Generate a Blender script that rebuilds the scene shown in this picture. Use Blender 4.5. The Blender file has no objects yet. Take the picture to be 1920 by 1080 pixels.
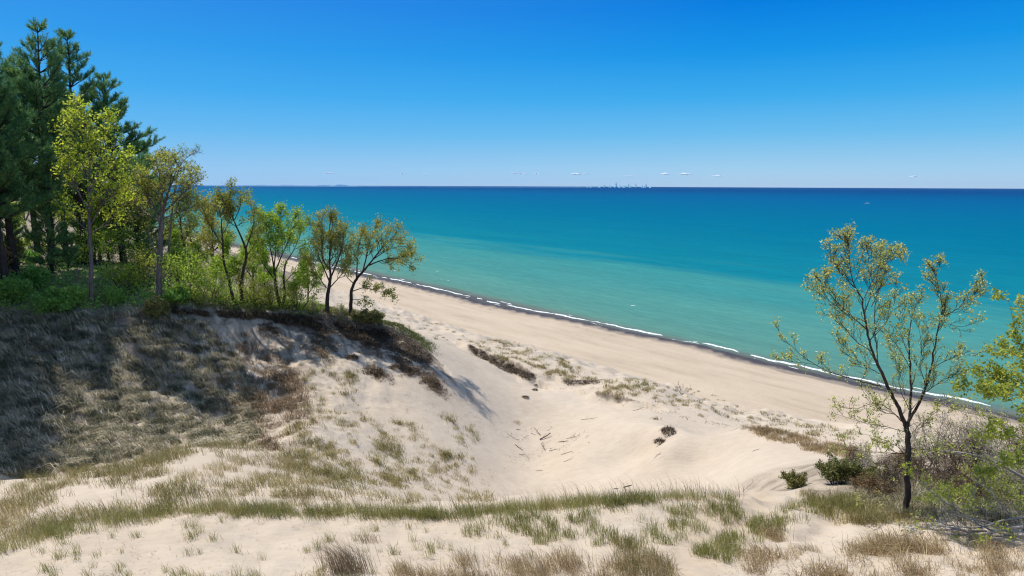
import bpy, math, random
import numpy as np
from mathutils import Vector, Matrix
rng = np.random.default_rng(11)
random.seed(11)
S = bpy.context.scene
C = S.collection

# ------------------------------------------------------------------ camera
FPX = 1297.0
PITCH = math.radians(8.4)
ROLL = math.radians(0.24)
CAMZ = 35.0
cam = bpy.data.objects.new("camera", bpy.data.cameras.new("camera"))
C.objects.link(cam)
cam.data.sensor_width = 36.0
cam.data.lens = 36.0 * FPX / 1920.0
cam.data.clip_start = 0.3
cam.data.clip_end = 90000.0
CM = Matrix.Rotation(math.pi / 2 - PITCH, 4, 'X') @ Matrix.Rotation(ROLL, 4, 'Z')
cam.matrix_world = Matrix.Translation((0, 0, CAMZ)) @ CM
S.camera = cam
RM = np.array(CM.to_3x3())

# ------------------------------------------------------------------ sky, sun, exposure
S.view_settings.view_transform = 'Standard'
S.view_settings.look = 'None'
S.view_settings.exposure = 0.35
S.view_settings.gamma = 1.0
S.view_settings.use_curve_mapping = False
SUN_EL = math.radians(60.0)
SUN_DIR = Vector((0.85, -0.53, 0)).normalized()      # the way the light travels over the ground
W = bpy.data.worlds.new("World")
S.world = W
W.use_nodes = True
wn = W.node_tree.nodes
wl = W.node_tree.links
wn.clear()
sky = wn.new('ShaderNodeTexSky')
sky.sky_type = 'NISHITA'
sky.sun_disc = False
sky.sun_elevation = SUN_EL
sky.sun_rotation = math.atan2(-SUN_DIR.x, -SUN_DIR.y)
sky.altitude = 200
sky.air_density = 1.0
sky.dust_density = 0.15
sky.ozone_density = 4.0
def _sky_colour():
    # clear polarised spring sky, brightened overhead out of view to fill the shadows: the physical sky tinted by height above the horizon and by bearing from the sun
    tc = wn.new('ShaderNodeTexCoord')
    sx = wn.new('ShaderNodeSeparateXYZ'); wl.new(tc.outputs['Generated'], sx.inputs[0])
    r = wn.new('ShaderNodeValToRGB')
    st_ = [(0.0, (0.44, 0.61, 0.81)), (0.023, (0.36, 0.62, 0.85)), (0.07, (0.15, 0.51, 0.86)), (0.119, (0.045, 0.405, 0.85)), (0.175, (0.006, 0.30, 0.80)), (0.234, (0.0, 0.21, 0.75)), (0.33, (0.01, 0.20, 0.68)), (0.5, (0.22, 0.38, 0.72)), (1.0, (0.34, 0.46, 0.70))]
    while len(r.color_ramp.elements) < len(st_): r.color_ramp.elements.new(0.5)
    for e, (p, c) in zip(r.color_ramp.elements, st_): e.position = p; e.color = (*c, 1)
    wl.new(sx.outputs['Z'], r.inputs[0])
    dt = wn.new('ShaderNodeVectorMath'); dt.operation = 'DOT_PRODUCT'; dt.inputs[1].default_value = (-SUN_DIR.x, -SUN_DIR.y, 0); wl.new(tc.outputs['Generated'], dt.inputs[0])
    mr = wn.new('ShaderNodeMapRange'); mr.inputs['From Min'].default_value = 0.25; mr.inputs['From Max'].default_value = 0.95; mr.inputs['To Max'].default_value = 0.30; wl.new(dt.outputs['Value'], mr.inputs['Value'])
    x = wn.new('ShaderNodeMix'); x.data_type = 'RGBA'; x.inputs[7].default_value = (0.10, 0.42, 0.95, 1)
    wl.new(mr.outputs[0], x.inputs[0]); wl.new(r.outputs[0], x.inputs[6])
    g = wn.new('ShaderNodeVectorMath'); g.operation = 'SCALE'; g.inputs['Scale'].default_value = 0.785 / 0.11; wl.new(x.outputs[2], g.inputs[0])
    y = wn.new('ShaderNodeMix'); y.data_type = 'RGBA'; y.inputs[0].default_value = 0.992
    wl.new(sky.outputs[0], y.inputs[6]); wl.new(g.outputs[0], y.inputs[7])
    return y.outputs[2]
bg = wn.new('ShaderNodeBackground')
bg.inputs['Strength'].default_value = 0.11
wo = wn.new('ShaderNodeOutputWorld')
wl.new(_sky_colour(), bg.inputs['Color'])
wl.new(bg.outputs[0], wo.inputs['Surface'])
sun = bpy.data.objects.new("sun", bpy.data.lights.new("sun", 'SUN'))
C.objects.link(sun)
sun.data.energy = 4.7
sun.data.angle = math.radians(0.5)
sun.data.color = (1.0, 0.945, 0.85)
sv = Vector((SUN_DIR.x * math.cos(SUN_EL), SUN_DIR.y * math.cos(SUN_EL), -math.sin(SUN_EL)))
sun.rotation_euler = sv.to_track_quat('-Z', 'Y').to_euler()
S.cycles.max_bounces = 6
S.cycles.transparent_max_bounces = 6
S.cycles.use_denoising = True
S.cycles.filter_width = 1.2

# ------------------------------------------------------------------ helpers: rays, noise
def rays(px, py):
    px = np.asarray(px, float); py = np.asarray(py, float)
    l = np.stack([(px - 960) / FPX, -(py - 540) / FPX, -np.ones_like(px)], -1)
    return l @ RM.T
def at(px, py, Y):
    """the world point seen at a pixel of the 1920 x 1080 picture, Y metres ahead"""
    d = rays(px, py)
    k = np.asarray(Y, float) / d[..., 1]
    return np.array([0, 0, CAMZ]) + d * k[..., None]
def proj(P):
    q = (np.asarray(P) - np.array([0, 0, CAMZ])) @ RM
    return 960 - q[..., 0] / q[..., 2] * FPX, 540 + q[..., 1] / q[..., 2] * FPX
def _h(i, j, s):
    n = (i * 374761393 + j * 668265263 + s * 974634777) & 0xFFFFFFFF
    n = ((n ^ (n >> 13)) * 1274126177) & 0xFFFFFFFF
    n = ((n ^ (n >> 16)) * 2246822519) & 0xFFFFFFFF
    return ((n ^ (n >> 15)) & 0xFFFFFF) / float(0xFFFFFF)
def pn(x, y, s=0):
    i = np.floor(x).astype(np.int64); j = np.floor(y).astype(np.int64)
    u = x - i; v = y - j
    def g(a, b, uu, vv):
        t = _h(i + a, j + b, s) * 2 * math.pi
        return np.cos(t) * uu + np.sin(t) * vv
    fu = u * u * u * (u * (u * 6 - 15) + 10); fv = v * v * v * (v * (v * 6 - 15) + 10)
    a = g(0, 0, u, v) * (1 - fu) + g(1, 0, u - 1, v) * fu
    b = g(0, 1, u, v - 1) * (1 - fu) + g(1, 1, u - 1, v - 1) * fu
    return (a * (1 - fv) + b * fv) * 1.5
def fbm(x, y, o=4, s=0):
    r = 0; a = 1.0
    for k in range(o):
        r = r + a * pn(x * 2 ** k + 17.3 * k, y * 2 ** k - 9.1 * k, s + k); a *= 0.5
    return r
def sst(a, b, x):
    t = np.clip((x - a) / (b - a), 0, 1)
    return t * t * (3 - 2 * t)

# ------------------------------------------------------------------ shoreline frame: s across the beach, t along it
NS = np.array([151.0, 119.0]) / math.hypot(151, 119)
NT = np.array([-NS[1], NS[0]])
def st(x, y): return x * NS[0] + y * NS[1], x * NT[0] + y * NT[1]
_sp = np.array([(700, 521), (760, 532), (830, 549), (900, 567), (960, 580), (1040, 594), (1100, 605), (1165, 618), (1230, 630), (1300, 644), (1360, 658),
                (1440, 680), (1540, 702), (1650, 726), (1780, 752)], float)
_d = rays(_sp[:, 0], _sp[:, 1])
_w = _d * (CAMZ / -_d[:, 2])[:, None]
_ss, _tt = st(_w[:, 0], _w[:, 1])
_o = np.argsort(_tt); _tt = _tt[_o]; _ss = _ss[_o]
S0 = float(_ss.mean())
def shore(t):
    return np.interp(t, _tt, 0.75 * _ss + 0.25 * S0) + 0.7 * pn(t / 17, t * 0, 5) + 0.25 * pn(t / 5, t * 0, 6)

# ------------------------------------------------------------------ terrain: heights surveyed from the picture, thin-plate surface through them
CP = """
60,1076,14.5 480,1076,14.5 960,1076,14.5 1440,1076,14.5 1880,1076,14.3
100,1025,17.2 480,1010,17.5 960,1010,17.5 1300,1010,17.5 1700,1010,17
50,960,20.5 300,950,20.5 500,950,20.5 700,955,20.5 850,958,20 960,952,20 1100,940,20.3 1250,932,20.8 1370,936,21
0,900,26 150,885,27 300,855,28 450,840,32
600,930,23 600,900,28 600,860,34 600,800,42 600,750,50 600,700,56 600,650,61 600,600,64.5
700,900,35 700,850,42 700,800,48 700,750,54 700,700,58.5 700,650,63
800,945,33 800,930,36 800,900,40 800,850,47 800,800,52 800,750,57 800,700,61 800,660,66
770,628,69 900,760,60.5 900,700,69 900,660,80 850,640,88 820,618,105 870,850,49.5
1000,942,44 1000,930,46 1000,890,51.5 1000,860,55 1000,800,61 1000,750,66 1000,712,72.5
890,648,82 960,678,77 1010,698,74 1110,713,72 960,652,88 1060,682,82
1140,710,70 1200,712,72 1130,742,66 1230,762,62
1100,800,58.5 1100,860,51.5 1100,915,46.5 1100,925,44.5 1200,860,51 1200,800,54 1200,905,44.5
1245,800,51.5 1245,840,47.5 1320,790,59 1320,830,52.5 1300,870,46 1300,920,39 1390,800,50 1400,850,42 1400,900,34
1480,830,42 1560,840,40 1480,870,35 1450,920,27 1500,890,29 1600,880,27 1420,960,20.5 1550,955,20.5
1700,962,20 1700,905,25 1850,955,20 1850,880,26 1700,850,36 1850,830,38
1300,760,75 1300,746,88 1450,790,68 1450,780,78 1600,820,56 1600,800,68
0,560,54 100,580,54 200,580,55 300,572,57 400,577,60 500,582,63 600,592,65 690,606,66 740,616,68
0,500,70 235,496,74 420,546,70 600,577,72
0,700,46 0,800,41 0,880,37.5 150,700,48 150,800,43 150,865,39.5 300,700,51 300,800,45 300,836,42.5
450,640,59 450,700,54 450,780,48.5 450,822,43
"""
_c = np.array([[float(v) for v in p.split(',')] for p in CP.split()])
_P = at(_c[:, 0], _c[:, 1], _c[:, 2])
_X = np.array([(-25, 32, 19.4), (-14, 36.5, 19.4), (-33, 34, 20), (-60, 110, 25), (-40, 110, 20), (-25, 100, 16.5), (-19, 120, 11), (-80, 160, 22), (-100, 200, 17),
               (0, -10, 27), (0, 4, 27), (-60, 0, 26.5), (-30, 12, 26), (45, 0, 26), (28, 12, 26), (-80, 60, 28), (-60, 50, 27.5), (-48, 40, 24.5), (-50, 25, 23), (-120, 100, 27), (-60, -40, 27),
               (50, 45, 11), (70, 20, 11), (40, 30, 18), (90, -20, 13), (-120, 150, 26), (-200, 150, 26), (-200, 260, 25), (-150, 260, 17), (30, -40, 27), (90, -60, 20),
               (0, 33, 18.2), (6, 33, 18.3), (10, 31, 19.5), (0, 26, 22.3), (8, 26, 22.7)], float)
_P = np.vstack([_P, _X])
_K = 50.0
def _tps_fit(P, lam=2e-4):
    q = P[:, :2] / _K; n = len(q)
    r2 = ((q[:, None] - q[None]) ** 2).sum(-1)
    A = np.zeros((n + 3, n + 3))
    A[:n, :n] = 0.5 * r2 * np.log(r2 + 1e-12) + lam * np.eye(n)
    A[:n, n] = 1; A[:n, n + 1:] = q
    A[n:, :n] = A[:n, n:].T
    return np.linalg.solve(A, np.concatenate([P[:, 2], [0, 0, 0]]))
_wt = _tps_fit(_P)
def tps(x, y):
    x = x / _K; y = y / _K; n = len(_P)
    z = _wt[n] + _wt[n + 1] * x + _wt[n + 2] * y
    for k in range(n):
        r2 = (x - _P[k, 0] / _K) ** 2 + (y - _P[k, 1] / _K) ** 2 + 1e-12
        z = z + _wt[k] * 0.5 * r2 * np.log(r2)
    return z
def poly_dist(x, y, L):
    """signed distance to a polyline (positive on the camera's side)"""
    best = np.full(x.shape, 1e9); sg = np.ones(x.shape)
    for a, b in zip(L[:-1], L[1:]):
        d = b - a; t = np.clip(((x - a[0]) * d[0] + (y - a[1]) * d[1]) / (d @ d), 0, 1)
        r = np.hypot(x - a[0] - t * d[0], y - a[1] - t * d[1])
        m = r < best
        best = np.where(m, r, best)
        sg = np.where(m, np.where(d[0] * (y - a[1]) - d[1] * (x - a[0]) < 0, 1.0, -1.0), sg)
    return best, sg
EDGE = at(*np.array([(-60, 556, 54), (60, 572, 54), (200, 578, 55), (300, 570, 57), (400, 575, 60), (470, 577, 62), (540, 586, 64), (600, 594, 65), (660, 603, 65.6), (720, 611, 67), (768, 627, 69), (806, 662, 66.5)], float).T)[:, :2]
RIMS = [(at(*np.array(r, float).T)[:, :2], h) for r, h in [
    ([(884, 646, 82), (910, 662, 80), (945, 676, 78), (972, 688, 76), (1000, 704, 73.5)], 0.7),
    ([(1062, 714, 72.5), (1090, 718, 72), (1122, 713, 72)], 0.5),
    ([(1126, 735, 67), (1150, 744, 66), (1190, 752, 64)], 0.55),
    ([(1392, 800, 50), (1430, 812, 48), (1480, 826, 45)], 0.25)]]
def H(x, y, fine=True):
    s, t = st(x, y)
    z = tps(x, y)
    r = np.hypot(x, y)
    zf = 25 - 22 * sst(30, 84, s)
    z = z + (zf - z) * sst(130, 190, r)
    wn_ = 2.2 * pn(x / 6, y / 6, 40) + 0.9 * pn(x / 1.7, y / 1.7, 41)
    d, g = poly_dist(x + 0.5 * pn(x / 2.2, y / 2.2, 42), y + 0.6 * pn(x / 1.3, y / 1.3, 43), EDGE)
    amp = 0.75 * sst(-26, -19, x) * sst(0.5, 6.0, np.hypot(x - EDGE[-1, 0], y - EDGE[-1, 1]))
    z = z - amp * (g > 0) * sst(0.0, 0.9, d) * (1 - sst(0.7, 5.5, d)) + 0.3 * amp * (g < 0) * (1 - sst(0, 3, d))
    for L, h in RIMS:
        d, g = poly_dist(x + 0.35 * pn(x / 1.6, y / 1.6, 45), y + 0.4 * pn(x / 1.1, y / 1.1, 46), L)
        h = h * sst(0.2, 2.0, np.minimum(np.hypot(x - L[0, 0], y - L[0, 1]), np.hypot(x - L[-1, 0], y - L[-1, 1])))
        z = z - h * (g > 0) * sst(0, 0.7, d) * (1 - sst(0.5, 5.0, d)) + 0.4 * h * (g < 0) * (1 - sst(0, 2.0, d))
    if fine:
        fd = sst(48, 62, s) * (1 - sst(82, 90, s))                        # hummocky foredune
        z = z + fd * 0.75 * fbm(x / 5, y / 5, 3, 50)
        near = 1 - sst(24, 32, r)
        z = z + near * (0.16 * fbm(x / 2.4, y / 2.4, 3, 60) + 0.20 * sst(4, 9, x) * fbm(x / 1.3, y / 1.3, 2, 66))
        left = sst(-6, -14, x) * sst(26, 34, y)
        z = z + left * (0.28 * fbm(x / 2.6, y / 2.6, 4, 70) + 0.16 * sst(-15, -19, x) * fbm(x / 0.9, y / 0.9, 2, 71))
        z = z + 0.10 * fbm(x / 7, y / 7, 3, 75)
    u = s - shore(t)
    zb = np.where(u > 0, -0.07 * u, np.interp(-u, [0, 5, 12, 25, 40, 60], [0, 0.42, 1.1, 1.7, 2.4, 3.4])) + 0.06 * fbm(x / 5, y / 5, 3, 80)
    zb = np.maximum(zb, -5.0)
    w = sst(76.5, 88, s + 2.0 * pn(x / 9, y / 9, 81))
    return np.maximum(z, zb - 0.5) * (1 - w) + zb * w
GX0, GY0, GD = -110.0, -12.0, 0.3
_gx = np.arange(GX0, 110, GD); _gy = np.arange(GY0, 260, GD)
HG = np.concatenate([H(*np.meshgrid(_gx, b)) for b in np.array_split(_gy, 12)])
def Hq(x, y):
    fx = np.clip((np.asarray(x, float) - GX0) / GD, 0, len(_gx) - 2.001); fy = np.clip((np.asarray(y, float) - GY0) / GD, 0, len(_gy) - 2.001)
    i = fx.astype(int); j = fy.astype(int); u = fx - i; v = fy - j
    return (HG[j, i] * (1 - u) + HG[j, i + 1] * u) * (1 - v) + (HG[j + 1, i] * (1 - u) + HG[j + 1, i + 1] * u) * v
_YS = np.geomspace(9.0, 250.0, 900)
def hit(px, py):
    """where the ground is met along the line through a pixel; rows of nan where it is not"""
    px = np.atleast_1d(np.asarray(px, float)); py = np.atleast_1d(np.asarray(py, float))
    out = np.full((len(px), 3), np.nan)
    for a in range(0, len(px), 4000):
        d = rays(px[a:a + 4000], py[a:a + 4000]); d = d / d[:, 1:2]
        X = d[:, :1] * _YS; Z = CAMZ + d[:, 2:3] * _YS
        below = Z < Hq(X, np.broadcast_to(_YS, X.shape))
        k = below.argmax(1); ok = below.any(1) & (k > 0)
        Y = 0.5 * (_YS[k] + _YS[np.maximum(k - 1, 0)])
        P = np.stack([d[:, 0] * Y, Y, Hq(d[:, 0] * Y, Y)], -1)
        P[~ok] = np.nan
        out[a:a + 4000] = P
    return out

# ------------------------------------------------------------------ helpers: objects and materials
def tag(o, label=None, cat=None, group=None, kind=None):
    if label: o['label'] = label
    if cat: o['category'] = cat
    if group: o['group'] = group
    if kind: o['kind'] = kind
    return o
def thing(name, loc, label, cat, group=None):
    o = bpy.data.objects.new(name, None); C.objects.link(o)
    o.location = loc; o.empty_display_size = 0.3
    return tag(o, label, cat, group)
def make_mesh(name, V, Fc, mat, tint=None, smooth=False):
    V = np.asarray(V, np.float32); Fc = np.asarray(Fc, np.int32)
    n, k = Fc.shape
    me = bpy.data.meshes.new(name)
    me.vertices.add(len(V)); me.vertices.foreach_set('co', V.ravel())
    me.loops.add(n * k); me.loops.foreach_set('vertex_index', Fc.ravel())
    me.polygons.add(n); me.polygons.foreach_set('loop_start', np.arange(0, n * k, k, dtype=np.int32))
    if smooth: me.polygons.foreach_set('use_smooth', np.ones(n, bool))
    if tint is not None:
        a = me.attributes.new('tint', 'FLOAT', 'POINT'); a.data.foreach_set('value', np.asarray(tint, np.float32))
    me.update(calc_edges=True)
    if mat: me.materials.append(mat)
    return me
def link(name, me, parent=None, loc=(0, 0, 0)):
    o = bpy.data.objects.new(name, me); C.objects.link(o); o.location = loc
    if parent: o.parent = parent
    return o
def new_mat(name):
    m = bpy.data.materials.new(name); m.use_nodes = True
    n = m.node_tree.nodes; n.clear()
    out = n.new('ShaderNodeOutputMaterial')
    return m, n, m.node_tree.links, out
def ramp(n, l, src, stops, interp='LINEAR'):
    r = n.new('ShaderNodeValToRGB'); r.color_ramp.interpolation = interp
    while len(r.color_ramp.elements) < len(stops): r.color_ramp.elements.new(0.5)
    for e, (p, c) in zip(r.color_ramp.elements, stops):
        e.position = p; e.color = (*c, 1)
    if src is not None: l.new(src, r.inputs[0])
    return r.outputs[0]
def noise(n, l, scale, detail=3, rough=0.5, vec=None, dim='3D'):
    t = n.new('ShaderNodeTexNoise'); t.inputs['Scale'].default_value = scale; t.inputs['Detail'].default_value = detail; t.inputs['Roughness'].default_value = rough
    if vec is not None: l.new(vec, t.inputs['Vector'])
    return t.outputs[0]
def mathn(n, l, op, a, b=None, c=None, clamp=False):
    t = n.new('ShaderNodeMath'); t.operation = op; t.use_clamp = clamp
    for k, v in enumerate((a, b, c)):
        if v is None: continue
        if isinstance(v, (int, float)): t.inputs[k].default_value = v
        else: l.new(v, t.inputs[k])
    return t.outputs[0]
def mix(n, l, f, a, b, mode='MIX'):
    t = n.new('ShaderNodeMix'); t.data_type = 'RGBA'; t.blend_type = mode
    for s, v in ((0, f), (6, a), (7, b)):
        if isinstance(v, (int, float)): t.inputs[s].default_value = v
        elif isinstance(v, tuple): t.inputs[s].default_value = (*v, 1)
        else: l.new(v, t.inputs[s])
    return t.outputs[2]
def leaf_mat(name, stops, transl=0.35, spec=0.25, rough=0.5):
    m, n, l, out = new_mat(name)
    a = n.new('ShaderNodeAttribute'); a.attribute_name = 'tint'
    col = ramp(n, l, a.outputs['Fac'], stops)
    p = n.new('ShaderNodeBsdfPrincipled'); p.inputs['Roughness'].default_value = rough; p.inputs['Specular IOR Level'].default_value = spec
    l.new(col, p.inputs['Base Color'])
    t = n.new('ShaderNodeBsdfTranslucent'); l.new(col, t.inputs['Color'])
    x = n.new('ShaderNodeMixShader'); x.inputs[0].default_value = transl
    l.new(p.outputs[0], x.inputs[1]); l.new(t.outputs[0], x.inputs[2]); l.new(x.outputs[0], out.inputs['Surface'])
    return m
def bark_mat(name, dark, light, scale=9.0):
    m, n, l, out = new_mat(name)
    tc = n.new('ShaderNodeTexCoord'); mp = n.new('ShaderNodeMapping'); mp.inputs['Scale'].default_value = (1, 1, 0.22)
    l.new(tc.outputs['Object'], mp.inputs['Vector'])
    f = noise(n, l, scale, 5, 0.65, mp.outputs[0])
    g = noise(n, l, 0.9, 3, 0.5, tc.outputs['Object'])
    col = ramp(n, l, mathn(n, l, 'ADD', mathn(n, l, 'MULTIPLY', f, 0.7), mathn(n, l, 'MULTIPLY', g, 0.3)), [(0.35, dark), (0.65, light)])
    p = n.new('ShaderNodeBsdfPrincipled'); p.inputs['Roughness'].default_value = 0.9; p.inputs['Specular IOR Level'].default_value = 0.15
    l.new(col, p.inputs['Base Color'])
    b = n.new('ShaderNodeBump'); b.inputs['Strength'].default_value = 0.6; b.inputs['Distance'].default_value = 0.03
    l.new(f, b.inputs['Height']); l.new(b.outputs[0], p.inputs['Normal'])
    l.new(p.outputs[0], out.inputs['Surface'])
    return m

# ------------------------------------------------------------------ the ground: one sheet round the camera, finest where it is near
def build_ground():
    az = np.concatenate([np.linspace(-180, -60, 50, endpoint=False), np.linspace(-60, -43, 110, endpoint=False), np.linspace(-43, 43, 960, endpoint=False), np.linspace(43, 60, 60, endpoint=False), np.linspace(60, 180, 45, endpoint=False)])
    az = np.radians(az)
    rr = np.concatenate([np.linspace(0.5, 11, 24, endpoint=False), np.geomspace(11, 140, 560, endpoint=False), np.geomspace(140, 1500, 130, endpoint=False), np.geomspace(1500, 9000, 8)])
    R, A = np.meshgrid(rr, az, indexing='ij')
    X = R * np.sin(A); Y = R * np.cos(A)
    nr, na = R.shape
    Z = np.concatenate([H(x, y) for x, y in zip(np.array_split(X, 10), np.array_split(Y, 10))])
    s, t = st(X, Y)
    V = np.stack([X, Y, Z], -1).reshape(-1, 3)
    i, j = np.meshgrid(np.arange(nr - 1), np.arange(na), indexing='ij')
    j2 = (j + 1) % na
    F4 = np.stack([i * na + j, i * na + j2, (i + 1) * na + j2, (i + 1) * na + j], -1).reshape(-1, 4)[:, ::-1]
    me = make_mesh('sand', V, F4, None, smooth=True)
    # what lies on the sand: dark topsoil, roots and painted shade below the broken edge, leaf litter under the trees, wet sand by the water
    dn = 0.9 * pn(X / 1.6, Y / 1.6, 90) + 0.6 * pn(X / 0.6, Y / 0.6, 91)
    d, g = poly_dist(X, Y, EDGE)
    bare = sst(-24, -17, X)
    soil_shade = (g > 0) * (1 - sst(1.0, 2.0, d + 1.0 * dn)) * bare
    soil_shade = np.maximum(soil_shade, (g > 0) * (1 - sst(-0.05, 0.15, 0.34 - fbm(X / 1.7, Y / 1.7, 4, 92) * 0.9 + d * 0.05)) * (1 - sst(4, 8, d)) * bare * 0.85)
    al = 0.55 * X - 0.83 * Y; ac = 0.83 * X + 0.55 * Y       # streaks of litter and roots, also painted to deepen the oaks' shadow
    soil_shade = np.maximum(soil_shade, (g > 0) * (1 - sst(4.0, 9.5, d)) * sst(-0.02, 0.30, fbm(ac / 0.9, al / 3.6, 4, 120)) * sst(-25, -20, X) * 0.75)
    for L, h in RIMS:
        d2, g2 = poly_dist(X, Y, L)
        soil_shade = np.maximum(soil_shade, (g2 > 0) * (1 - sst(0.25, 0.7, d2 + 0.6 * dn)) * 0.8)  # soil and the overhang's shade painted together under each lip
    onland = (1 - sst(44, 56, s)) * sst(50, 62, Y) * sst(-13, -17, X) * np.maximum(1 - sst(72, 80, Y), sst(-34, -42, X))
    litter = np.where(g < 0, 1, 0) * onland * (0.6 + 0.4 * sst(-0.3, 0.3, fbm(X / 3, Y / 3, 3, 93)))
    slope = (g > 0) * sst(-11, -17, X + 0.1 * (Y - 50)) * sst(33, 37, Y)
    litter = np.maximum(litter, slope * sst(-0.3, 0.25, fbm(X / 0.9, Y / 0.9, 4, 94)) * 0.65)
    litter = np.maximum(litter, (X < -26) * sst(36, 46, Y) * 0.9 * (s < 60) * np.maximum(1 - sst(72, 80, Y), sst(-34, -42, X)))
    litter = np.maximum(litter, sst(8, 11, X) * sst(19, 21, Y) * (1 - sst(31, 36, Y)) * (0.35 + 0.5 * sst(-0.2, 0.3, fbm(X / 2, Y / 2, 3, 95))))
    u = s - shore(t)
    un = u + 0.9 * pn(X / 4, Y / 4, 96) + 0.9 * pn(t / 22, t * 0, 97) + 0.3 * pn(X / 0.9, Y / 0.9, 88)
    wet = 0.5 * sst(-6.6, -4.6, un) + 0.5 * sst(-3.6, -2.4, un)
    wrack = (1 - sst(0.2, 0.9, np.abs(u + 8.5 + 1.2 * pn(t / 15, t * 0, 98)))) * sst(-0.1, 0.4, pn(t / 6, u / 3, 99))
    pth = at(*np.array([(1440, 905, 27), (1400, 950, 21), (1350, 985, 19), (1310, 1030, 16.6), (1290, 1090, 14.3)], float).T)[:, :2]
    beach = np.maximum(sst(80, 88, s), 0.8 * (1 - sst(0.4, 1.1, poly_dist(X, Y, pth)[0])))
    col = np.stack([soil_shade, litter, wet, beach], -1).reshape(-1, 4).astype(np.float32)
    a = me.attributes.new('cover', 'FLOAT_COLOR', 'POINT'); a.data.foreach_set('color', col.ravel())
    a = me.attributes.new('wrack', 'FLOAT', 'POINT'); a.data.foreach_set('value', wrack.ravel().astype(np.float32))
    m, n, l, out = new_mat('sand')
    at_ = n.new('ShaderNodeAttribute'); at_.attribute_name = 'cover'
    sp = n.new('ShaderNodeSeparateColor'); l.new(at_.outputs['Color'], sp.inputs[0])
    tc = n.new('ShaderNodeTexCoord'); pos = tc.outputs['Object']
    big = noise(n, l, 0.13, 4, 0.55, pos); mid = noise(n, l, 1.1, 5, 0.6, pos); fine = noise(n, l, 9.0, 4, 0.7, pos); grain = noise(n, l, 60.0, 2, 0.6, pos)
    c = ramp(n, l, mathn(n, l, 'ADD', mathn(n, l, 'MULTIPLY', big, 0.55), mathn(n, l, 'MULTIPLY', mid, 0.45)), [(0.3, (0.395, 0.326, 0.250)), (0.5, (0.44, 0.368, 0.290)), (0.7, (0.475, 0.403, 0.324))])
    # the beach is walked and drifted in streaks along the water
    mp = n.new('ShaderNodeMapping'); mp.inputs['Rotation'].default_value = (0, 0, -math.atan2(NT[1], NT[0])); l.new(pos, mp.inputs['Vector'])
    mp2 = n.new('ShaderNodeMapping'); mp2.inputs['Scale'].default_value = (0.05, 0.24, 1); l.new(mp.outputs[0], mp2.inputs['Vector'])
    streak = noise(n, l, 1.0, 5, 0.62, mp2.outputs[0])
    bc = ramp(n, l, streak, [(0.30, (0.355, 0.283, 0.207)), (0.45, (0.41, 0.33, 0.245)), (0.65, (0.445, 0.362, 0.272))])
    vor = n.new('ShaderNodeTexVoronoi'); vor.inputs['Scale'].default_value = 1.5; l.new(pos, vor.inputs['Vector'])
    foot = mathn(n, l, 'MULTIPLY', mathn(n, l, 'SUBTRACT', 0.28, vor.outputs[0], clamp=True), 1.4)
    bc = mix(n, l, foot, bc, (0.30, 0.235, 0.18))
    c = mix(n, l, at_.outputs['Alpha'], c, bc)
    mp3 = n.new('ShaderNodeMapping'); mp3.inputs['Scale'].default_value = (0.9, 4.2, 1); mp3.inputs['Rotation'].default_value = (0, 0, 0.5); l.new(pos, mp3.inputs['Vector'])
    ripple = noise(n, l, 1.3, 3, 0.6, mp3.outputs[0])
    c = mix(n, l, 1.0, c, ramp(n, l, ripple, [(0.3, (0.93, 0.92, 0.91)), (0.6, (1.0, 1.0, 1.0))]), 'MULTIPLY')
    speck = mathn(n, l, 'GREATER_THAN', noise(n, l, 6.5, 2, 0.5, pos), 0.71)
    c = mix(n, l, mathn(n, l, 'MULTIPLY', speck, 0.35), c, (0.20, 0.15, 0.11))
    wr = n.new('ShaderNodeAttribute'); wr.attribute_name = 'wrack'
    c = mix(n, l, mathn(n, l, 'MULTIPLY', wr.outputs['Fac'], 0.35), c, (0.16, 0.12, 0.10))
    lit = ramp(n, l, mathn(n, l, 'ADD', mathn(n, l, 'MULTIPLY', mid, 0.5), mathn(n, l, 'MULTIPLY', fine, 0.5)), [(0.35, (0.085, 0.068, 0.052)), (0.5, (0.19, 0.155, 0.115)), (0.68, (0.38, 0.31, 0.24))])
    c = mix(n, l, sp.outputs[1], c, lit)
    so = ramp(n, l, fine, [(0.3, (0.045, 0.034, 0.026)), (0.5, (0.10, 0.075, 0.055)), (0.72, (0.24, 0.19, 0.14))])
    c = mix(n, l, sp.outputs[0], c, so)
    c = mix(n, l, sp.outputs[2], c, ramp(n, l, mid, [(0.3, (0.040, 0.035, 0.038)), (0.7, (0.062, 0.055, 0.058))]))
    p = n.new('ShaderNodeBsdfPrincipled')
    l.new(c, p.inputs['Base Color']); p.inputs['Specular IOR Level'].default_value = 0.12
    l.new(mathn(n, l, 'MULTIPLY_ADD', sp.outputs[2], -0.25, 0.9), p.inputs['Roughness'])
    hgt = mathn(n, l, 'ADD', mathn(n, l, 'ADD', mathn(n, l, 'MULTIPLY', mid, 0.5), mathn(n, l, 'ADD', mathn(n, l, 'MULTIPLY', fine, 0.12), mathn(n, l, 'MULTIPLY', ripple, 0.26))), mathn(n, l, 'ADD', mathn(n, l, 'MULTIPLY', grain, 0.012), mathn(n, l, 'MULTIPLY', mathn(n, l, 'MULTIPLY', foot, at_.outputs['Alpha']), -0.35)))
    b = n.new('ShaderNodeBump'); b.inputs['Strength'].default_value = 0.7; b.inputs['Distance'].default_value = 0.22
    l.new(hgt, b.inputs['Height']); l.new(b.outputs[0], p.inputs['Normal'])
    l.new(p.outputs[0], out.inputs['Surface'])
    me.materials.append(m)
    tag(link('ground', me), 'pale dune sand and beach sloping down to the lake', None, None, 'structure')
build_ground()

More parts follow.
